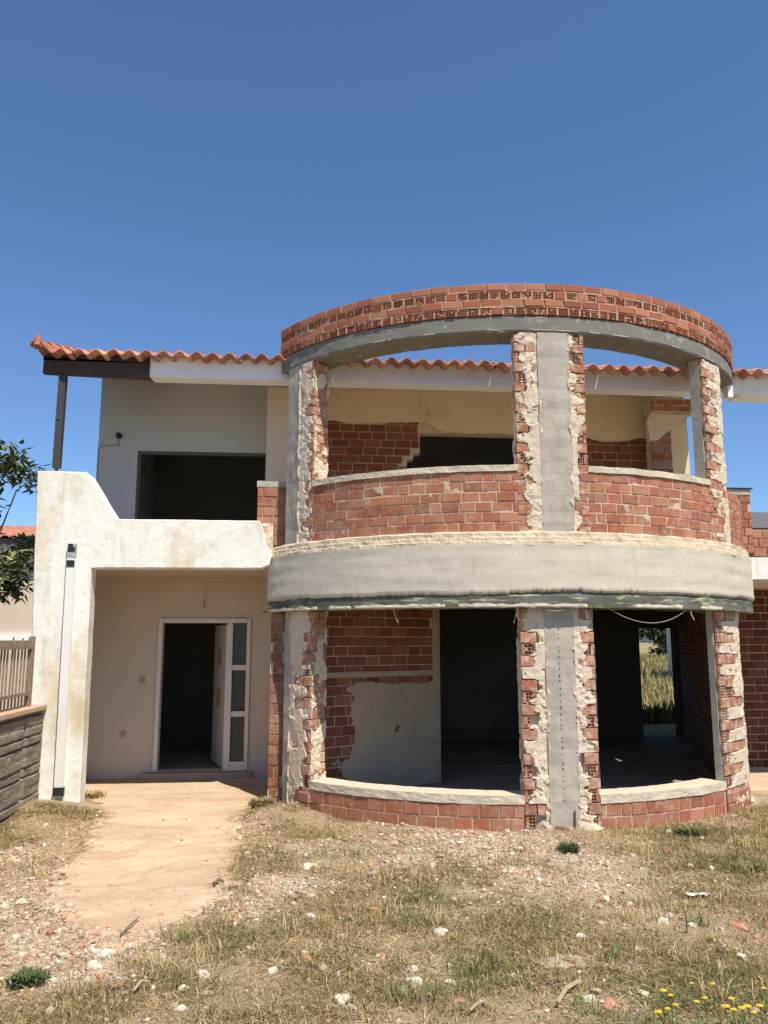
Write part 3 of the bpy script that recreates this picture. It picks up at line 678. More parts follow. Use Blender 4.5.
# ------------------------------------------------------------------ roof
PITCH = R_(17.0); tp = math.tan(PITCH)
YE, ZE, YR_ = 9.54, 5.290, 14.4
XL, XR = -3.34, 10.05
def roof():
    # sloping deck and eave fascia
    mb = MB(); y0 = 9.72
    zt = lambda y: ZE+.0+(y-YE)*tp
    def deck(xa, xb):
        prof = [(y0, zt(y0)-.012), (YR_, zt(YR_)-.012), (YR_, zt(YR_)-.18), (y0+.35, 5.075+.04), (y0, 5.075)]
        vs = [(xa, y, z) for y, z in prof]+[(xb, y, z) for y, z in prof]
        mb.add(vs, [tuple(range(4, -1, -1)), tuple(range(5, 10))]+[(i, (i+1) % 5, 5+(i+1) % 5, 5+i) for i in range(5)])
    deck(-2.06, 5.6); rf = part('roof', mb, M['fascia'], recalc=True)
    mb = MB(); mb.box(5.604, 10.0, y0, 10.12, 5.075, zt(y0)-.012); part('eave_canopy', mb, M['fascia'], rf)
    mb = MB(); zr = zt(YR_)-.012
    vs = [(-3.3, YR_, zr), (5.6, YR_, zr), (5.6, 19.0, zr-(19-YR_)*tp), (-3.3, 19, zr-(19-YR_)*tp)]
    mb.add(vs+[(x, y, z-.15) for x, y, z in vs], [(0, 1, 2, 3), (7, 6, 5, 4), (0, 3, 7, 4), (1, 5, 6, 2), (2, 6, 7, 3), (0, 4, 5, 1)]); part('rear_roof_deck', mb, M['fascia'], rf, recalc=True)
    # dark timber corner of the eave on the left
    mb = MB()
    prof = [(y0-.01, zt(y0)-.012), (YR_-.01, zt(YR_)-.012), (YR_-.01, zt(YR_)-.10), (y0+.12, zt(y0)-.10), (y0-.01, zt(y0)-.1)]
    vs = [(-3.34, y, z) for y, z in prof]+[(-2.062, y, z) for y, z in prof]
    mb.add(vs, [tuple(range(4, -1, -1)), tuple(range(5, 10))]+[(i, (i+1) % 5, 5+(i+1) % 5, 5+i) for i in range(5)]); part('eave_boards', mb, M['darkwood'], rf, recalc=True)
    mb = MB(); mb.bar((-3.335, 9.755, 5.185), (-2.063, 9.755, 5.15), .09, .20); part('eave_beam', mb, M['darkwood'], rf)
    # barrel tiles
    mb = MB(); pw = .2; nt = int((XR-XL)/pw); prof = []
    for k in range(9):
        t = k/8; prof.append((t*pw*.62-.0, .045*math.sin(math.pi*t)**.8))       # cover
    for k in range(1, 6):
        t = k/6*1.18; prof.append((pw*.62+min(t, 1.18)*pw*.38, -.018*math.sin(math.pi*t)))        # pan
    rowl = .36
    nr = int((YR_-YE)/math.cos(PITCH)/rowl)+1
    for r in range(nr):
        ya = YE+r*rowl*math.cos(PITCH); yb = min(YR_, ya+rowl*math.cos(PITCH)*1.12)
        for i in range(nt):
            x0 = XL+i*pw
            if x0 > 5.65 and r > 1: continue
            k = random.uniform(.62, 1.2); col = random.choice([(.56, .25, .165), (.52, .21, .135), (.60, .31, .22), (.48, .19, .13)]); col = tuple(c*k for c in col)
            jy = random.uniform(-.03, .02); jz = random.uniform(0, .016); jx = random.uniform(-.010, .010)
            top = []; n = len(prof)
            for (y, up) in ((ya+jy, .010), (yb, .0)):
                for px, pz in prof:
                    sc = 1.0 if up else .86
                    cx = pw*.31
                    px2 = cx+(px-cx)*(sc if px < pw*.63 else 1)
                    top.append((x0+px2+jx, y, ZE+(y-YE)*tp+pz*(1.05 if up else .9)+up+jz))
            low = [(x, y, z-.012) for x, y, z in top[:n]]
            fs = [(q, q+1, n+q+1, n+q) for q in range(n-1)]+[(2*n+q, 2*n+q+1, q+1, q) for q in range(n-1)]
            low2 = [(x, y+.3, z-.016) for x, y, z in low]
            fs += [(2*n+q, 3*n+q, 3*n+q+1, 2*n+q+1) for q in range(n-1)]
            mb.add(top+low+low2, fs, col)
    part('tiles', mb, M['tile'], rf)
    # verge row up the left gable, its first tile sitting high
    mb = MB()
    def cap_tile(ax, r, L, a, b, col):
        a, b = Vector(a), Vector(b); d = (b-a).normalized(); side = Vector(ax); up = d.cross(side); up = up if up.z > 0 else -up
        vs = []; m = 8
        for p, rr in ((a, r), (b, r*.86)):
            for k in range(m+1): t = math.pi*k/m; vs.append(p+side*math.cos(t)*rr+up*math.sin(t)*rr)
        for p, rr in ((a, r-.015), (b, r*.86-.015)):
            for k in range(m+1): t = math.pi*k/m; vs.append(p+side*math.cos(t)*rr+up*math.sin(t)*rr)
        w = m+1; fs = [(k, k+1, w+k+1, w+k) for k in range(m)]+[(2*w+k, 3*w+k, 3*w+k+1, 2*w+k+1) for k in range(m)]+[(k, 2*w+k, 2*w+k+1, k+1) for k in range(m)]
        mb.add(vs, fs, col)
    y = YE-.02; q = 0
    while y < YR_:
        k = random.uniform(.85, 1.15); z = ZE+.045+(y-YE)*tp
        cap_tile((1, 0, 0), .085, .4, (XL-.02, y, z+.02), (XL-.02, y+.40, z+.40*tp), (.50*k, .17*k, .095*k)); y += .35
    mb.tube([(XL-.01, YE-.03, ZE+.05), (XL-.015, YE+.0, ZE+.13), (XL-.03, YE+.02, ZE+.20)], [.055, .045, .035], 6, (.36, .13, .08))
    z = ZE+(YR_-YE)*tp+.03; x = XL
    while x < 5.7: k = random.uniform(.85, 1.15); cap_tile((0, 1, 0), .12, .4, (x, YR_, z+.015), (x+.42, YR_, z), (.48*k, .165*k, .095*k)); x += .36
    part('ridge_tiles', mb, M['tile'], rf)
    # rear slope tiles as one corrugated sheet
    mb = MB(); nx = int((5.7-XL)/.05); vs = []; fs = []
    for i in range(nx+1):
        for y in (YR_, 19.1): vs.append((XL+i*.05, y, ZE+(YR_-YE)*tp-(y-YR_)*tp+.04*(.5+.5*math.sin(i*math.pi/2))))
    for i in range(nx): fs.append((2*i, 2*i+2, 2*i+3, 2*i+1))
    mb.add(vs, fs, (.48, .165, .095)); part('rear_tiles', mb, M['tile'], rf)
    # white plaster lip where the ring meets the eave, left and right
    mb = MB(); mb.box(5.33, 5.40, 9.60, 9.715, 4.98, 5.26); part('plaster_lip', mb, M['fascia'])
    return rf
roof()
mb = MB(); mb.bar((-3.10, 9.72, 3.90), (-3.095, 9.73, 5.06), .085, .085, (0, 1, 0)); ps = part('roof_post', mb, M['steel'])
mb = MB(); mb.tube([(-3.10, 9.72, 3.83), (-3.10, 9.72, 3.91)], .022); part('post_foot', mb, M['rust'], ps)
mb = MB(); mb.box(-3.135, -3.095, 9.672, 9.68, 4.50, 4.515); part('post_clip', mb, M['rust'], ps)

# hanging cables under the band
def cable(pts, r=.006, name='hanging_cable'):
    mb = MB(); mb.tube(pts, r, 5); return part(name, mb, M['wire'])
q = [BAY.P(s, .03, 0) for s in np.linspace(.50, 1.55, 14)]
cable([(p.x, p.y, 2.195-.16*(1-((i-6.5)/6.5)**2)) for i, p in enumerate(q)], .004)
a = BAY.P(1.58, .03, 2.19); cable([a, a+Vector((.01, -.01, -.06)), a+Vector((.035, -.01, -.12))], .008)
a = BAY.P(-1.72, .03, 2.19); cable([a, a+Vector((.02, -.01, -.07)), a+Vector((.05, -.02, -.15))], .006)
a = BAY.P(-.42, .02, 2.16); cable([a, a+Vector((-.03, -.01, -.05)), a+Vector((-.05, -.0, -.13))], .005)
a = BAY.P(.12, .05, 2.2); cable([BAY.P(-.38, .03, 2.12), BAY.P(-.2, .05, 2.165), BAY.P(-.05, .05, 2.15), BAY.P(.1, .05, 2.17), BAY.P(.27, .04, 2.19), BAY.P(.275, .045, 2.08)], .006)
mb = MB(); mb.tube([(-.62, 9.99, 2.20), (-.33, 9.99, 2.205)], .009); part('rusty_bar', mb, M['rust'])

# ------------------------------------------------------------------ boundary wall and its iron fence
gw = empty('boundary_wall', (-3.35, 7.5, 0), 'grey board-marked boundary wall running forward from the white porch pier', 'wall')
GA, GB = (-3.20, 9.60), (-3.20, 2.0)
GL = Line((-3.02, 3.0), (-3.02, 9.585))       # faces +x
mb = MB(); prof = []
nz = 60
def gdisp(s, d, z, k):
    if d < -.05: return 0, 0
    board = ((z*9.5) % 1.0); b = -.035*sst(.80, .95, board)+.010*n1(math.floor(z*9.5)*3.3, 1.7)+.012*fbm(s*1.2, math.floor(z*9.5)*5, 1)
    rib = -.03*sst(.05, .02, abs((s % 1.1)-.55))
    return b+rib+.006*fbm(s*7, z*12, 2), 0
sweep(mb, GL, 0, GL.L, rect(-.2, 0, -.1, 1.09, 1, nz), 150, gdisp); mb.build('wall', M['block'], gw)
mb = MB(); sweep(mb, GL, 0, GL.L, rect(-.23, .03, 1.092, 1.135, 1, 2), 60, lambda s, d, z, k: (.006*fbm(s*5, z), .006*fbm(s*5, d))); mb.build('coping', M['coping'], gw)
fn = empty('iron_fence', (-3.35, 7.5, 1.13), 'weathered iron railing with upright bars standing on the boundary wall', 'fence')
xf = -3.12; mb = MB()
for z in (1.28, 1.78): mb.bar((xf, 3.0, z), (xf, 9.35, z), .03, .035)
mb.build('rail', M['fence'], fn)
for k in range(64):
    y = 9.30-k*.098; mb = MB(); h = 1.86+random.uniform(-.02, .03)
    mb.bar((xf-.022, y, 1.12), (xf-.022+random.uniform(-.008, .008), y+random.uniform(-.008, .008), h), .016, .016, (0, 1, 0)); mb.build('picket', M['fence'], fn)
mb = MB(); mb.bar((xf, 9.35, 1.135), (xf, 9.35, 1.9), .05, .05, (0, 1, 0)); mb.build('post', M['fence'], fn)

# ------------------------------------------------------------------ neighbours, hill, field
nb = empty('neighbour_house', (-11, 22, 0), 'low beige house with red tiled roof left of the porch pier, behind the tree', 'house')
mb = MB(); mb.box(-15, -6.0, 20.3, 27, -.1, 4.05); mb.build('wall', M['nwall'], nb).location = -nb.location
mb = MB(); mb.box(-15.4, -5.9, 19.9, 20.298, 4.06, 4.28); mb.build('gutter', M['slate'], nb).location = -nb.location
mb = MB(); mb.box(-15.4, -5.9, 19.95, 20.29, 3.98, 4.057); mb.build('eave_trim', M['fascia'], nb).location = -nb.location
mb = MB(); mb.box(-15, -6.0, 20.22, 20.297, 1.85, 2.0); mb.build('ledge', M['fascia'], nb).location = -nb.location
mb = MB(); nx = 180; vs = []; fs = []
for i in range(nx+1):
    x = -15.5+9.7*i/nx
    for y, z in ((19.8, 4.30), (23.5, 5.05), (27.4, 4.3)): vs.append((x, y, z+.05*abs(math.sin(i*math.pi/4))))
for i in range(nx): fs += [(3*i, 3*i+3, 3*i+4, 3*i+1), (3*i+1, 3*i+4, 3*i+5, 3*i+2)]
mb.add(vs, fs, (.42, .15, .085)); mb.build('roof', M['tile'], nb).location = -nb.location

rb = empty('distant_building', (24, 30, 0), 'pale flat building with dark grey roof at the right edge behind the terrace', 'building')
mb = MB(); mb.box(16.2, 34, 29, 36, -.1, 6.05); mb.build('wall', M['nwall'], rb).location = -rb.location
mb = MB(); vs = [(16.0, 28.7, 6.06), (34.3, 28.7, 6.06), (34.3, 36.3, 6.06), (16.0, 36.3, 6.06), (18.2, 32.5, 7.3), (31, 32.5, 7.3)]
mb.add(vs, [(0, 1, 5, 4), (1, 2, 5), (2, 3, 4, 5), (3, 0, 4), (3, 2, 1, 0)]); mb.build('roof', M['slate'], rb).location = -rb.location

mb = MB(); vs = []; fs = []; N = 120
for i in range(N+1):
    a = R_(-75+150*i/N); r = 900
    hh = 35+60*(.5+.5*fbm(i*.06, 2.2, 0, 5))
    for rr, z in ((560, -2), (760, hh*.55+6*fbm(i*.2, 1)), (900, hh)): vs.append((math.sin(a)*rr, math.cos(a)*rr, z))
for i in range(N): fs += [(3*i, 3*i+3, 3*i+4, 3*i+1), (3*i+1, 3*i+4, 3*i+5, 3*i+2)]
mb.add(vs, fs); tag(mb.build('hills', M['hill'], smooth=True), kind='structure')

# ------------------------------------------------------------------ grass, field, gravel (uncountable)
def blades(name, xy, hmin, hmax, w, flat, cols, seed, zf=gh):
    r = np.random.default_rng(seed); n = len(xy)
    v = np.zeros((n, 5, 3), np.float32); cc = np.zeros((n, 3), np.float32)
    az = r.uniform(0, 2*np.pi, n); h = r.uniform(hmin, hmax, n); fl = r.uniform(flat[0], flat[1], n)
    dx, dy = np.cos(az), np.sin(az); ww = r.uniform(.6, 1.3, n)*w
    z0 = np.array([zf(x, y) for x, y in xy]); b = np.c_[xy, z0-.004]
    side = np.c_[-dy, dx, np.zeros(n)]*ww[:, None]/2
    lean = np.c_[dx, dy, np.zeros(n)]
    mid = b+lean*(h*fl*.45)[:, None]; mid[:, 2] += h*np.sqrt(np.clip(1-fl**2, .02, 1))*.62
    tip = b+lean*(h*fl)[:, None]; tip[:, 2] += h*np.sqrt(np.clip(1-fl**2, .02, 1))*(1-.35*fl)
    v[:, 0] = b-side; v[:, 1] = b+side; v[:, 2] = mid+side*.7; v[:, 3] = mid-side*.7; v[:, 4] = tip
    faces = []
    idx = np.arange(n)*5
    me = bpy.data.meshes.new(name)
    q = np.c_[idx, idx+1, idx+2, idx+3]; t = np.c_[idx+3, idx+2, idx+4]
    me.vertices.add(n*5); me.vertices.foreach_set('co', v.reshape(-1))
    me.loops.add(n*7); me.polygons.add(n*2)
    li = np.c_[q, t].reshape(-1); me.loops.foreach_set('vertex_index', li.astype(np.int32))
    ls = (np.arange(n)[:, None]*7+np.array([0, 4])).reshape(-1); me.polygons.foreach_set('loop_start', ls.astype(np.int32))
    me.polygons.foreach_set('loop_total', np.tile([4, 3], n).astype(np.int32))
    ca = me.color_attributes.new('Col', 'FLOAT_COLOR', 'POINT')
    c = np.ones((n, 5, 4), np.float32); c[:, :, :3] = cols[:, None, :]; ca.data.foreach_set('color', c.reshape(-1))
    me.materials.append(M['blade']); me.update(); me.validate()
    o = bpy.data.objects.new(name, me); COL.objects.link(o); return o
def near_grass():
    xy = []; cols = []
    tries = 620000
    U = rng.uniform(0, 1, (tries, 4))
    for a, b, c, d in U:
        y = 2.6+6.2*a**.9*1.08; x = -3.1-.0*y+(b*(9.6))
        if x < -.42*y-1.6 or x > .62*y+2.2 : continue
        if y > 9.6: continue
        if on_path(x, y, -.16+.22*c): continue
        ex = (x-2.5)/3.27; ey = (y-11.05)/2.97
        if ex*ex+ey*ey < 1: continue
        r = rubble(x, y)
        dens = .48+1.25*fbm(x*1.1, y*1.1, 33, 5)+.5*n1(x*7, y*7, 2)+.35*green(x, y)+.45*sst(5.0, 4.0, y)-1.0*r
        if y > 8.3 and x < -.5: dens -= .1
        if d > max(.07, dens): continue
        xy.append((x, y)); g = green(x, y)+.25*n1(x*6, y*6, 4)
        k = random.uniform(.5, 1.3); q = random.random()
        g += .25*sst(5.2, 3.9, y)
        if q < .13+.6*max(0, g): col = (.125*k, .135*k, .045*k)
        elif q < .42+.5*max(0, g): col = (.24*k, .19*k, .085*k)
        else: col = (.48*k, .36*k, .17*k) if random.random() < .5 else (.31*k, .22*k, .10*k)
        cols.append(col)
    xy = np.array(xy); cols = np.array(cols)
    sx = []; sc_ = []
    while len(sx) < 42000:                                     # matted straw lying flat
        y = 2.8+6.6*random.random()**.8; x = random.uniform(-3.1, 6.2)
        if x < -.42*y-1 or x > .62*y+1.5 or on_path(x, y, -.12): continue
        ex = (x-2.5)/3.29; ey = (y-11.05)/2.99
        if ex*ex+ey*ey < 1 or random.random() > .45+1.1*fbm(x*1.4, y*1.4, 51, 4)-.5*rubble(x, y): continue
        k = random.uniform(.7, 1.3); sx.append((x, y)); q = random.random()
        sc_.append((.58*k, .45*k, .25*k) if q < .5 else ((.42*k, .30*k, .15*k) if q < .85 else (.26*k, .17*k, .09*k)))
    o = blades('fallen_straw', np.array(sx), .06, .17, .0045, (.965, .999), np.array(sc_), 15); tag(o, 'matted fallen straw lying over the bare soil of the yard', 'straw', kind='stuff')
    tall = []; tc_ = []
    for k in range(170):
        y = random.uniform(3.2, 8.6); x = random.uniform(-2.6, 5.5)
        if x < -.42*y-.4 or x > .62*y+.6 or on_path(x, y, .05) or rubble(x, y) > .4: continue
        ex = (x-2.5)/3.4; ey = (y-11.05)/3.1
        if ex*ex+ey*ey < 1: continue
        gr = random.random() < .35; n_ = random.randint(12, 50)
        for j in range(n_):
            q = random.uniform(.7, 1.25); tall.append((x+random.gauss(0, .05), y+random.gauss(0, .05))); tc_.append((.16*q, .18*q, .06*q) if gr else (.50*q, .385*q, .19*q))
    o = blades('tufted_grass', np.array(tall), .07, .17, .005, (.2, .9), np.array(tc_), 25); tag(o, 'taller dry and green grass tufts standing over the short grass', 'grass', kind='stuff')
    o = blades('dry_grass', xy, .025, .085, .004, (.6, .998), cols, 5); tag(o, 'dry straw coloured grass with green patches across the yard', 'grass', kind='stuff')
near_grass()
def field():
    n = 26000; y = 18.2+75*rng.uniform(0, 1, n)**2; x = y*rng.uniform(.30, .62, n)
    k = rng.uniform(.6, 1.3, n)[:, None]; cols = np.where(rng.uniform(0, 1, n)[:, None] < .65, np.array([[.36, .29, .13]]), np.array([[.14, .17, .06]]))*k
    o = blades('field_grass', np.c_[x, y], .25, .7, .05, (.1, .6), cols, 8); tag(o, 'tall dry field grass behind the house seen through the doorway', 'grass', kind='stuff')
field()
def lump(seed, sub=1, sq=(1, 1, .6), rough=.25):
    import bmesh
    bm = bmesh.new(); bmesh.ops.create_icosphere(bm, subdivisions=sub, radius=1)
    vs = [];
    for v in bm.verts:
        c = v.co.copy(); k = 1+rough*mn.noise(c*1.3+Vector((seed*3.1, seed*1.7, 0)))+rough*.5*mn.noise(c*3.1+Vector((seed, 0, seed*2)))
        vs.append((c.x*k*sq[0], c.y*k*sq[1], c.z*k*sq[2]))
    fs = [[v.index for v in f.verts] for f in bm.faces]; bm.free(); return vs, fs
def gravel():
    mb = MB(); bank = [lump(i, 1, (1, random.uniform(.6, 1), random.uniform(.4, .8)), .6) for i in range(12)]
    cnt = 0; tries = 0
    while cnt < 19000 and tries < 600000:
        tries += 1
        y = random.uniform(3.2, 9.3); x = random.uniform(-3.1, 6.2)
        if x < -.42*y-.6 or x > .62*y+.8 or (on_path(x, y, -.10) and random.random() > .12): continue
        ex = (x-2.5)/3.27; ey = (y-11.05)/2.97
        if ex*ex+ey*ey < 1: continue
        r = rubble(x, y)+(.25 if on_path(x, y, .25) else 0)
        if random.random() > r*1.1+.06: continue
        s = min(.036, .0055*math.exp(abs(random.gauss(0, .62)))); vs, fs = random.choice(bank); a = random.uniform(0, 6.28); ca, sa = math.cos(a), math.sin(a); z = gh(x, y)
        q = random.random(); k = random.uniform(.75, 1.2)
        col = (.56*k, .48*k, .38*k) if q < .36 else ((.40*k, .31*k, .22*k) if q < .86 else (.45*k, .21*k, .13*k))
        mb.add([(x+(px*ca-py*sa)*s, y+(px*sa+py*ca)*s, z+pz*s+s*.25) for px, py, pz in vs], fs, col); cnt += 1
    tag(mb.build('gravel', M['gravel']), 'pale gravel and brick crumbs scattered over the bare ground', 'gravel', kind='stuff')
gravel()

# ------------------------------------------------------------------ single stones, shards, sticks
def stone(u, v, w, m, label, name='stone', cat='stone', group=None, sq=(1, .8, .55), rough=.5, lift=.0):
    x, y = on_ground(u, v); s = w/2*math.hypot(y, 1.86)/FPX
    mb = MB(); vs, fs = lump(random.uniform(0, 99), 2, sq, rough); a = random.uniform(0, 6.28); ca, sa = math.cos(a), math.sin(a)
    mb.add([((px*ca-py*sa)*s, (px*sa+py*ca)*s, pz*s) for px, py, pz in vs], fs)
    o = mb.build(name, m, loc=(x, y, gh(x, y)+s*sq[2]*lift)); tag(o, label, cat, group); return o
ST = M['stone']
stone(441, 930, 14, ST, 'round white stone nearest the middle of the yard, below the rubble patch', sq=(1, .9, .7))
stone(311, 914, 13, ST, 'white stone left of the red brick shards in the grass')
stone(273, 970, 12, ST, 'white pebble left of centre beside a pinkish brick shard')
stone(414, 981, 16, ST, 'flat white stone above the grey one in the front cluster')
stone(413, 968, 11, ST, 'small white stone at the top of the front cluster')
stone(404, 991, 12, M['stone2'], 'dull grey stone at the bottom of the front cluster')
stone(343, 1002, 18, ST, 'broad white stone near the bottom edge, upper one of a pair')
stone(350, 1011, 12, M['stone2'], 'beige stone touching the broad white stone near the bottom edge')
stone(450, 979, 10, ST, 'small square white chip right of the front stone cluster')
stone(203, 973, 14, ST, 'white lump of plaster in the grass below the path')
stone(183, 990, 9, ST, 'white pebble in the lower left grass, upper of a vertical pair')
stone(181, 1011, 13, ST, 'white stone in the lower left grass, lower of a vertical pair')
stone(108, 953, 17, ST, 'largest white rubble lump at the lower end of the path')
stone(93, 966, 15, ST, 'white rubble lump lower left of the largest lump by the path')
stone(95, 952, 9, ST, 'small white rubble bit left of the largest lump by the path')
stone(309, 868, 16, ST, 'white plaster lump between the bay and the path')
stone(664, 925, 14, ST, 'white stone on the right beside two thin weed stalks')
stone(580, 936, 12, ST, 'white stone in the grass above the flat grey slab')
stone(692, 930, 9, ST, 'small white stone just right of the two thin weed stalks')
stone(638, 952, 11, M['stone2'], 'pale beige stone between the flat slab and the weed stalks')
stone(742, 963, 12, ST, 'white stone near the right edge above the yellow flowers')
stone(643, 998, 12, ST, 'white stone left of the yellow flowers')
stone(589, 1005, 13, ST, 'white stone beside the weathered stick at the bottom')
stone(630, 905, 8, ST, 'tiny white chip left of the plastic scrap')
stone(750, 803, 13, ST, 'white lump at the foot of the bay by the right edge', sq=(1, .8, .8))
stone(563, 961, 44, M['stone2'], 'large flat grey slab half buried in the grass', 'stone_slab', 'slab', sq=(1, .7, .10), rough=.7)
stone(545, 833, 22, M['stone2'], 'grey rock leaning at the left foot of the centre column', 'rock', 'rock', sq=(1, .7, .8))
stone(561, 838, 20, M['rust'], 'dark brown clod lying in front of the centre column', 'clod', 'clod', sq=(1, .7, .45))
stone(594, 832, 24, M['cap'], 'flat pale mortar lump at the right foot of the centre column', 'mortar_lump', 'rubble', sq=(1, .7, .35))
stone(553, 826, 16, M['cap'], 'pale broken concrete piece behind the grey rock at the column', 'concrete_piece', 'rubble', sq=(1, .7, .6))
stone(671, 833, 11, ST, 'white stone in the weeds below the right opening')
for u, v, w, l in ((375, 908, 16, 'red brick shard lying right of the white stone in mid yard'), (307, 957, 15, 'long pale red shard above the lone pebble left of centre'), (382, 957, 17, 'pinkish flat brick shard in the middle of the front grass'), (293, 941, 11, 'small orange brick shard in the grass left of centre'), (417, 954, 10, 'small red shard beside the front stone cluster'), (609, 1009, 26, 'wide reddish brick piece at the bottom beside the white stone'), (738, 931, 22, 'low red brick piece in the grass by the right edge'), (459, 1000, 12, 'dull pink shard near the bottom middle'), (706, 914, 10, 'small pinkish shard above the right red brick piece')):
    stone(u, v, w, M['shard'], l, 'brick_shard', 'brick shard', sq=(1, .45, .3), rough=.2)
def stick(pts, r, label, m=None, name='stick'):
    P = [on_ground(u, v) for u, v in pts]; b = P[0]; mb = MB()
    mb.tube([(x-b[0], y-b[1], gh(x, y)+.03-gh(*b)+.012*(i % 2)) for i, (x, y) in enumerate(P)], r, 6)
    tag(mb.build(name, m or M['wood'], loc=(b[0], b[1], gh(*b))), label, 'stick')
stick([(558, 1012), (566, 1001), (578, 992)], [.010, .013, .011], 'thick weathered stick at the bottom beside the brick piece')
stick([(120, 938), (131, 929), (139, 920)], [.005, .006, .003], 'thin dark twig on the lower end of the path', M['bark'], 'twig')
stick([(213, 889), (219, 886), (224, 886)], [.012, .014, .010], 'short brown stick on the right side of the path', M['bark'])
stick([(133, 998), (141, 992), (148, 990)], [.007, .008, .006], 'pale bent stick in the lower left grass')
stick([(470, 1020), (478, 1014), (486, 1010)], [.006, .007, .005], 'thin pale stick near the bottom middle')
def scrap(u, v):
    x, y = on_ground(u, v); mb = MB(); vs = []; N = 8
    for i in range(N+1):
        for k in range(5): a = (i/N-.5)*.16; b = (k/4-.5)*.07; vs.append((a+.01*n1(i, k), b+.012*n1(i*.7, k*.9, 3), .012+.02*fbm(i*.6, k*.8, 4)+.01))
    mb.add(vs, [(i*5+k, i*5+5+k, i*5+6+k, i*5+k+1) for i in range(N) for k in range(4)])
    tag(mb.build('plastic_scrap', M['plastic'], loc=(x, y, gh(x, y))), 'crumpled white plastic scrap lying in the grass on the right', 'litter')
scrap(699, 896)

# ------------------------------------------------------------------ weeds, stalks, flowers
def weed(u, v, w, h, label, col, n=260):
    x, y = on_ground(u, v); s = w*math.hypot(y, 1.86)/FPX/2; mb = MB()
    for i in range(n):
        if random.random() < .35: s_ = s*1.35
        else: s_ = s
        a = random.uniform(0, 6.28); r = s_*.55*math.sqrt(random.random()); l = random.uniform(.4, 1)*h; k = random.uniform(.6, 1.35)
        bx, by = math.cos(a)*r, math.sin(a)*r; t = a+random.uniform(-.8, .8); f = random.uniform(.2, .9)
        ex, ey = bx+math.cos(t)*l*f, by+math.sin(t)*l*f; sx, sy = -math.sin(t)*.006, math.cos(t)*.006
        mb.add([(bx-sx, by-sy, 0), (bx+sx, by+sy, 0), ((bx+ex)/2+sx, (by+ey)/2+sy, l*.7), ((bx+ex)/2-sx, (by+ey)/2-sy, l*.7), (ex, ey, l*(1-.4*f))], [(0, 1, 2, 3), (3, 2, 4)], tuple(c*k for c in col))
    tag(mb.build('weed', M['blade'], loc=(x, y, gh(x, y))), label, 'weed')
weed(28, 985, 44, .08, 'dark green grass tuft in the lower left corner', (.075, .105, .04))
weed(569, 853, 26, .10, 'dark green weed in front of the centre column', (.10, .13, .05))
weed(690, 836, 42, .08, 'green weed clump below the right opening of the bay', (.14, .165, .06))
weed(752, 870, 40, .07, 'green weed clump at the right edge of the yard', (.15, .165, .065))
weed(283, 800, 36, .22, 'yellow green weed bush at the foot of the left column', (.20, .21, .08), 420)
weed(262, 812, 30, .14, 'dry weed clump beside the path, left of the bush at the column', (.30, .26, .11))
weed(90, 800, 40, .10, 'dry weed clump between the porch pier and the path', (.34, .28, .13))
weed(525, 828, 26, .10, 'dry dark weed by the wall left of the centre column', (.16, .13, .06), 160)
weed(735, 803, 24, .12, 'green weed against the right end of the bay wall', (.10, .12, .045), 180)
def stalk(u, v, h, label):
    x, y = on_ground(u, v); mb = MB(); mb.tube([(0, 0, 0), (.004, 0, h*.5), (-.006, .01, h)], [.005, .004, .002], 5, (.10, .085, .05))
    for i in range(7):
        z = h*random.uniform(.1, .95); a = random.uniform(0, 6.28); l = random.uniform(.02, .05); mb.add([(0, 0, z), (math.cos(a)*l, math.sin(a)*l, z+l*.5), (math.cos(a+.5)*l*.6, math.sin(a+.5)*l*.6, z+l*.3)], [(0, 1, 2)], (.12, .12, .05))
    tag(mb.build('weed_stalk', M['blade'], loc=(x, y, gh(x, y))), label, 'weed')
stalk(687, 937, .14, 'thin upright weed stalk, taller one right of the white stone'); stalk(701, 930, .10, 'thin upright weed stalk, shorter one right of its taller neighbour')
def flower(u, v, s=.017):
    h = random.uniform(.10, .16); x, y = on_ground(u, v, h); mb = MB()
    mb.tube([(0, 0, 0), (.005, .003, h*.5), (0, 0, h)], [.002, .002, .0015], 5, (.12, .16, .05), 0)
    for k in range(9):
        a = 2*math.pi*k/9; ca, sa = math.cos(a), math.sin(a)
        mb.add([(0, 0, h), (ca*s*.6-sa*s*.3, sa*s*.6+ca*s*.3, h+.005), (ca*s, sa*s, h+.003), (ca*s*.6+sa*s*.3, sa*s*.6-ca*s*.3, h+.005)], [(0, 1, 2, 3)], (1, 1, 1), 1)
    vs, fs = lump(k, 1, (s*.4, s*.4, s*.35), .1); mb.add([(a, b, c+h+.004) for a, b, c in vs], fs, (1, 1, 1), 1)
    for i in range(4):
        a = random.uniform(0, 6.28); l = .05; mb.add([(0, 0, h*.2), (math.cos(a)*l*.5-.006, math.sin(a)*l*.5, h*.4), (math.cos(a)*l, math.sin(a)*l, h*.45), (math.cos(a)*l*.5+.006, math.sin(a)*l*.5, h*.4)], [(0, 1, 2, 3)], (.13, .17, .05), 0)
    o = mb.build('wildflower', [M['blade'], M['petal']], loc=(x, y, gh(x, y)))
    tag(o, 'small yellow wildflower in the grass of the bottom right corner', 'flower', 'yellow wildflowers in the bottom right grass')
for u, v in ((692, 987), (713, 988), (664, 997), (697, 1006), (676, 1013), (668, 1017), (659, 1021), (732, 1003), (734, 1014), (742, 1010), (748, 1010), (754, 1015), (764, 991), (671, 1001), (705, 1002), (726, 1010), (760, 1008)): flower(u, v, random.uniform(.012, .02))

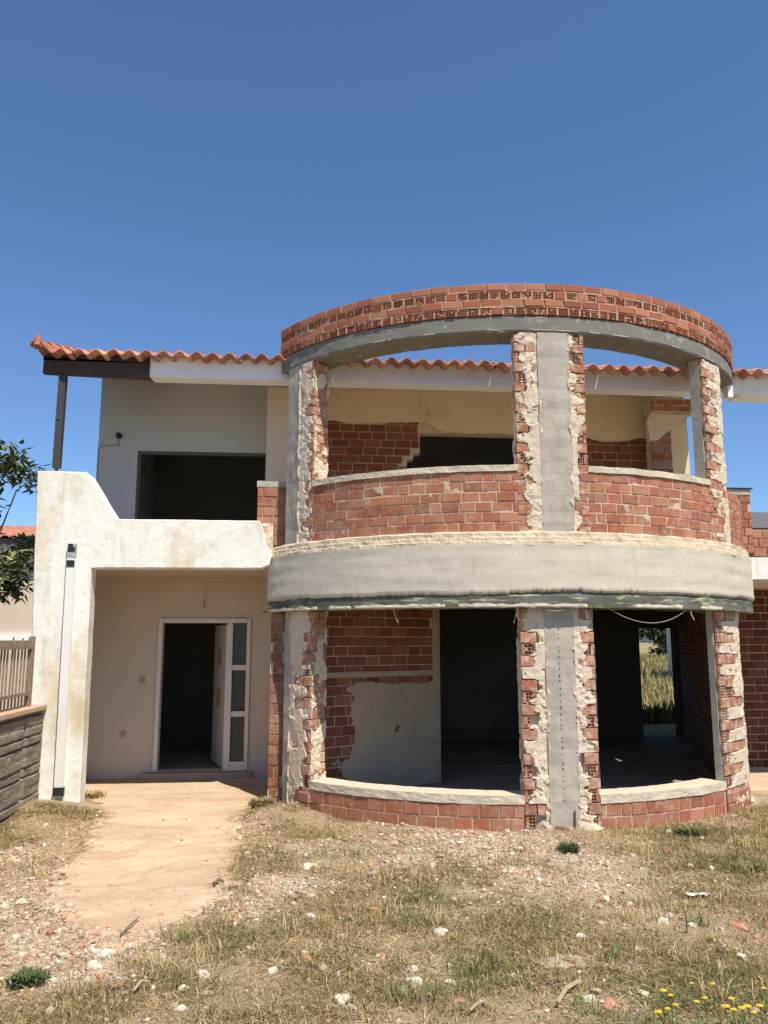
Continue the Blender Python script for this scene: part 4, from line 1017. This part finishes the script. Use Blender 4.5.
# ------------------------------------------------------------------ trees
def leaf_cloud(mb, c, r, n, ls, cols, squash=.8, droop=.5):
    for i in range(n):
        d = Vector((random.gauss(0, 1), random.gauss(0, 1), random.gauss(0, 1))).normalized()*r*random.random()**.45; d.z *= squash
        p = Vector(c)+d; a = random.uniform(0, 6.28); l = ls*random.uniform(.6, 1.25); e = random.uniform(-droop-.5, .4)
        t = Vector((math.cos(a)*math.cos(e), math.sin(a)*math.cos(e), math.sin(e))); s = t.cross(Vector((random.uniform(-.5, .5), random.uniform(-.5, .5), 1))).normalized()*l*.22
        up = s.cross(t).normalized()*l*.06; k = random.uniform(.65, 1.4); col = random.choice(cols)
        mb.add([p, p+t*l*.35+s-up, p+t*l, p+t*l*.35-s-up, p+t*l*.5+up*.5], [(0, 1, 4), (1, 2, 4), (2, 3, 4), (3, 0, 4)], tuple(x*k for x in col))
def tree(name, loc, H, label, clumps, ls, per, cols, trunk_r=.08, group=None):
    t = empty(name, loc, label, 'tree', group); L = Vector(loc)
    mb = MB(); mb.tube([(0, 0, -.1), (.03, .02, H*.25), (-.02, .05, H*.5), (.03, 0, H*.72)], [trunk_r, trunk_r*.8, trunk_r*.6, trunk_r*.35], 8)
    for c, r in clumps:
        c = Vector(c); z = max(H*.2, c.z*.65); mb.tube([(0, .02, z*.75), (c.x*.4, c.y*.4, z*.95+.02), tuple(c*.8+Vector((0, 0, c.z*.15))), tuple(c)], [trunk_r*.4, trunk_r*.3, trunk_r*.18, .006], 5)
    mb.build('trunk', M['bark'], t, local=True)
    mb = MB()
    for c, r in clumps: leaf_cloud(mb, c, r, int(per*r*r), ls, cols)
    mb.build('crown', M['leaf'], t, local=True)
    return t
cl = []
for i in range(64):
    a = random.uniform(0, 6.28); r = random.uniform(.2, 1.15); z = random.uniform(1.9, 4.55)
    k = .55+.45*math.sin(math.pi*min(1, max(0, (z-1.6)/3.3))); cl.append(((math.cos(a)*r*k, math.sin(a)*r*k, z), random.uniform(.16, .30)))
tree('broadleaf_tree', (-4.66, 10.6, 0), 4.0, 'glossy broadleaf tree at the left edge beside the porch pier', cl, .14, 1700, [(.11, .15, .045), (.15, .18, .06), (.22, .23, .10), (.07, .10, .035)], .05)
for i, (x, y, s, l) in enumerate(((38.5, 86, 5, 'dark green tree at the far edge of the field seen through the doorway'), (45.0, 92, 6, 'taller dark tree right of its neighbour at the far edge of the field'), (33, 95, 5, 'round dark tree left of its neighbours at the far edge of the field'))):
    cl = [((random.uniform(-.5, .5)*s, random.uniform(-.4, .4)*s, s*random.uniform(.12, .95)), s*.24) for k in range(22)]
    tree('field_tree', (x, y, 0), s, l, cl, .7, 60, [(.03, .05, .02), (.05, .075, .03)], .25)
fh = empty('far_house', (35.7, 96, 0), 'tiny white house with red roof beyond the field', 'house')
mb = MB(); mb.box(-2.5, 2.2, -2, 2, 0, 2.4); mb.build('wall', M['white'], fh, local=True)
mb = MB(); mb.add([(-2.8, -2.3, 2.4), (2.5, -2.3, 2.4), (2.5, 2.3, 2.4), (-2.8, 2.3, 2.4), (-2.8, 0, 3.5), (2.5, 0, 3.5)], [(0, 1, 5, 4), (2, 3, 4, 5), (0, 4, 3), (1, 2, 5), (3, 2, 1, 0)], (.55, .2, .11)); mb.build('roof', M['tile'], fh, local=True)

# ------------------------------------------------------------------ light, sky, camera
SUN_EL, SUN_AZ = R_(60), R_(27)           # az: to the right of the direction the house faces
sv = Vector((math.sin(SUN_AZ)*math.cos(SUN_EL), -math.cos(SUN_AZ)*math.cos(SUN_EL), math.sin(SUN_EL)))
sl = bpy.data.lights.new('sun', 'SUN'); sl.energy = 4.6; sl.angle = R_(.53); sl.color = (1, .92, .765)
so = bpy.data.objects.new('sun', sl); COL.objects.link(so); so.rotation_euler = (-sv).to_track_quat('-Z', 'Y').to_euler(); so.location = (0, 0, 30)
W = bpy.data.worlds.new('World'); SC.world = W; W.use_nodes = True; nt = W.node_tree
sky = nt.nodes.new('ShaderNodeTexSky'); sky.sky_type = 'NISHITA'; sky.sun_disc = False; sky.sun_elevation = SUN_EL
sky.sun_rotation = math.pi-SUN_AZ
sky.air_density = 1.0; sky.dust_density = 0; sky.ozone_density = 10; sky.altitude = 0
bg = nt.nodes['Background']; nt.links.new(sky.outputs[0], bg.inputs['Color']); bg.inputs['Strength'].default_value = .111
cam = bpy.data.cameras.new('camera'); co = bpy.data.objects.new('camera', cam); COL.objects.link(co)
cam.sensor_fit = 'VERTICAL'; cam.sensor_height = 32; cam.lens = 25.0; cam.clip_end = 3000; cam.clip_start = .05
from mathutils import Matrix
co.matrix_world = Matrix(((cR[0], cU[0], -cF[0], 0), (cR[1], cU[1], -cF[1], 0), (cR[2], cU[2], -cF[2], EYE), (0, 0, 0, 1)))
SC.camera = co
SC.view_settings.view_transform = 'Standard'; SC.view_settings.look = 'None'; SC.view_settings.exposure = .42; SC.view_settings.gamma = 1
SC.view_settings.use_curve_mapping = False
SC.cycles.max_bounces = 8; SC.cycles.use_denoising = True
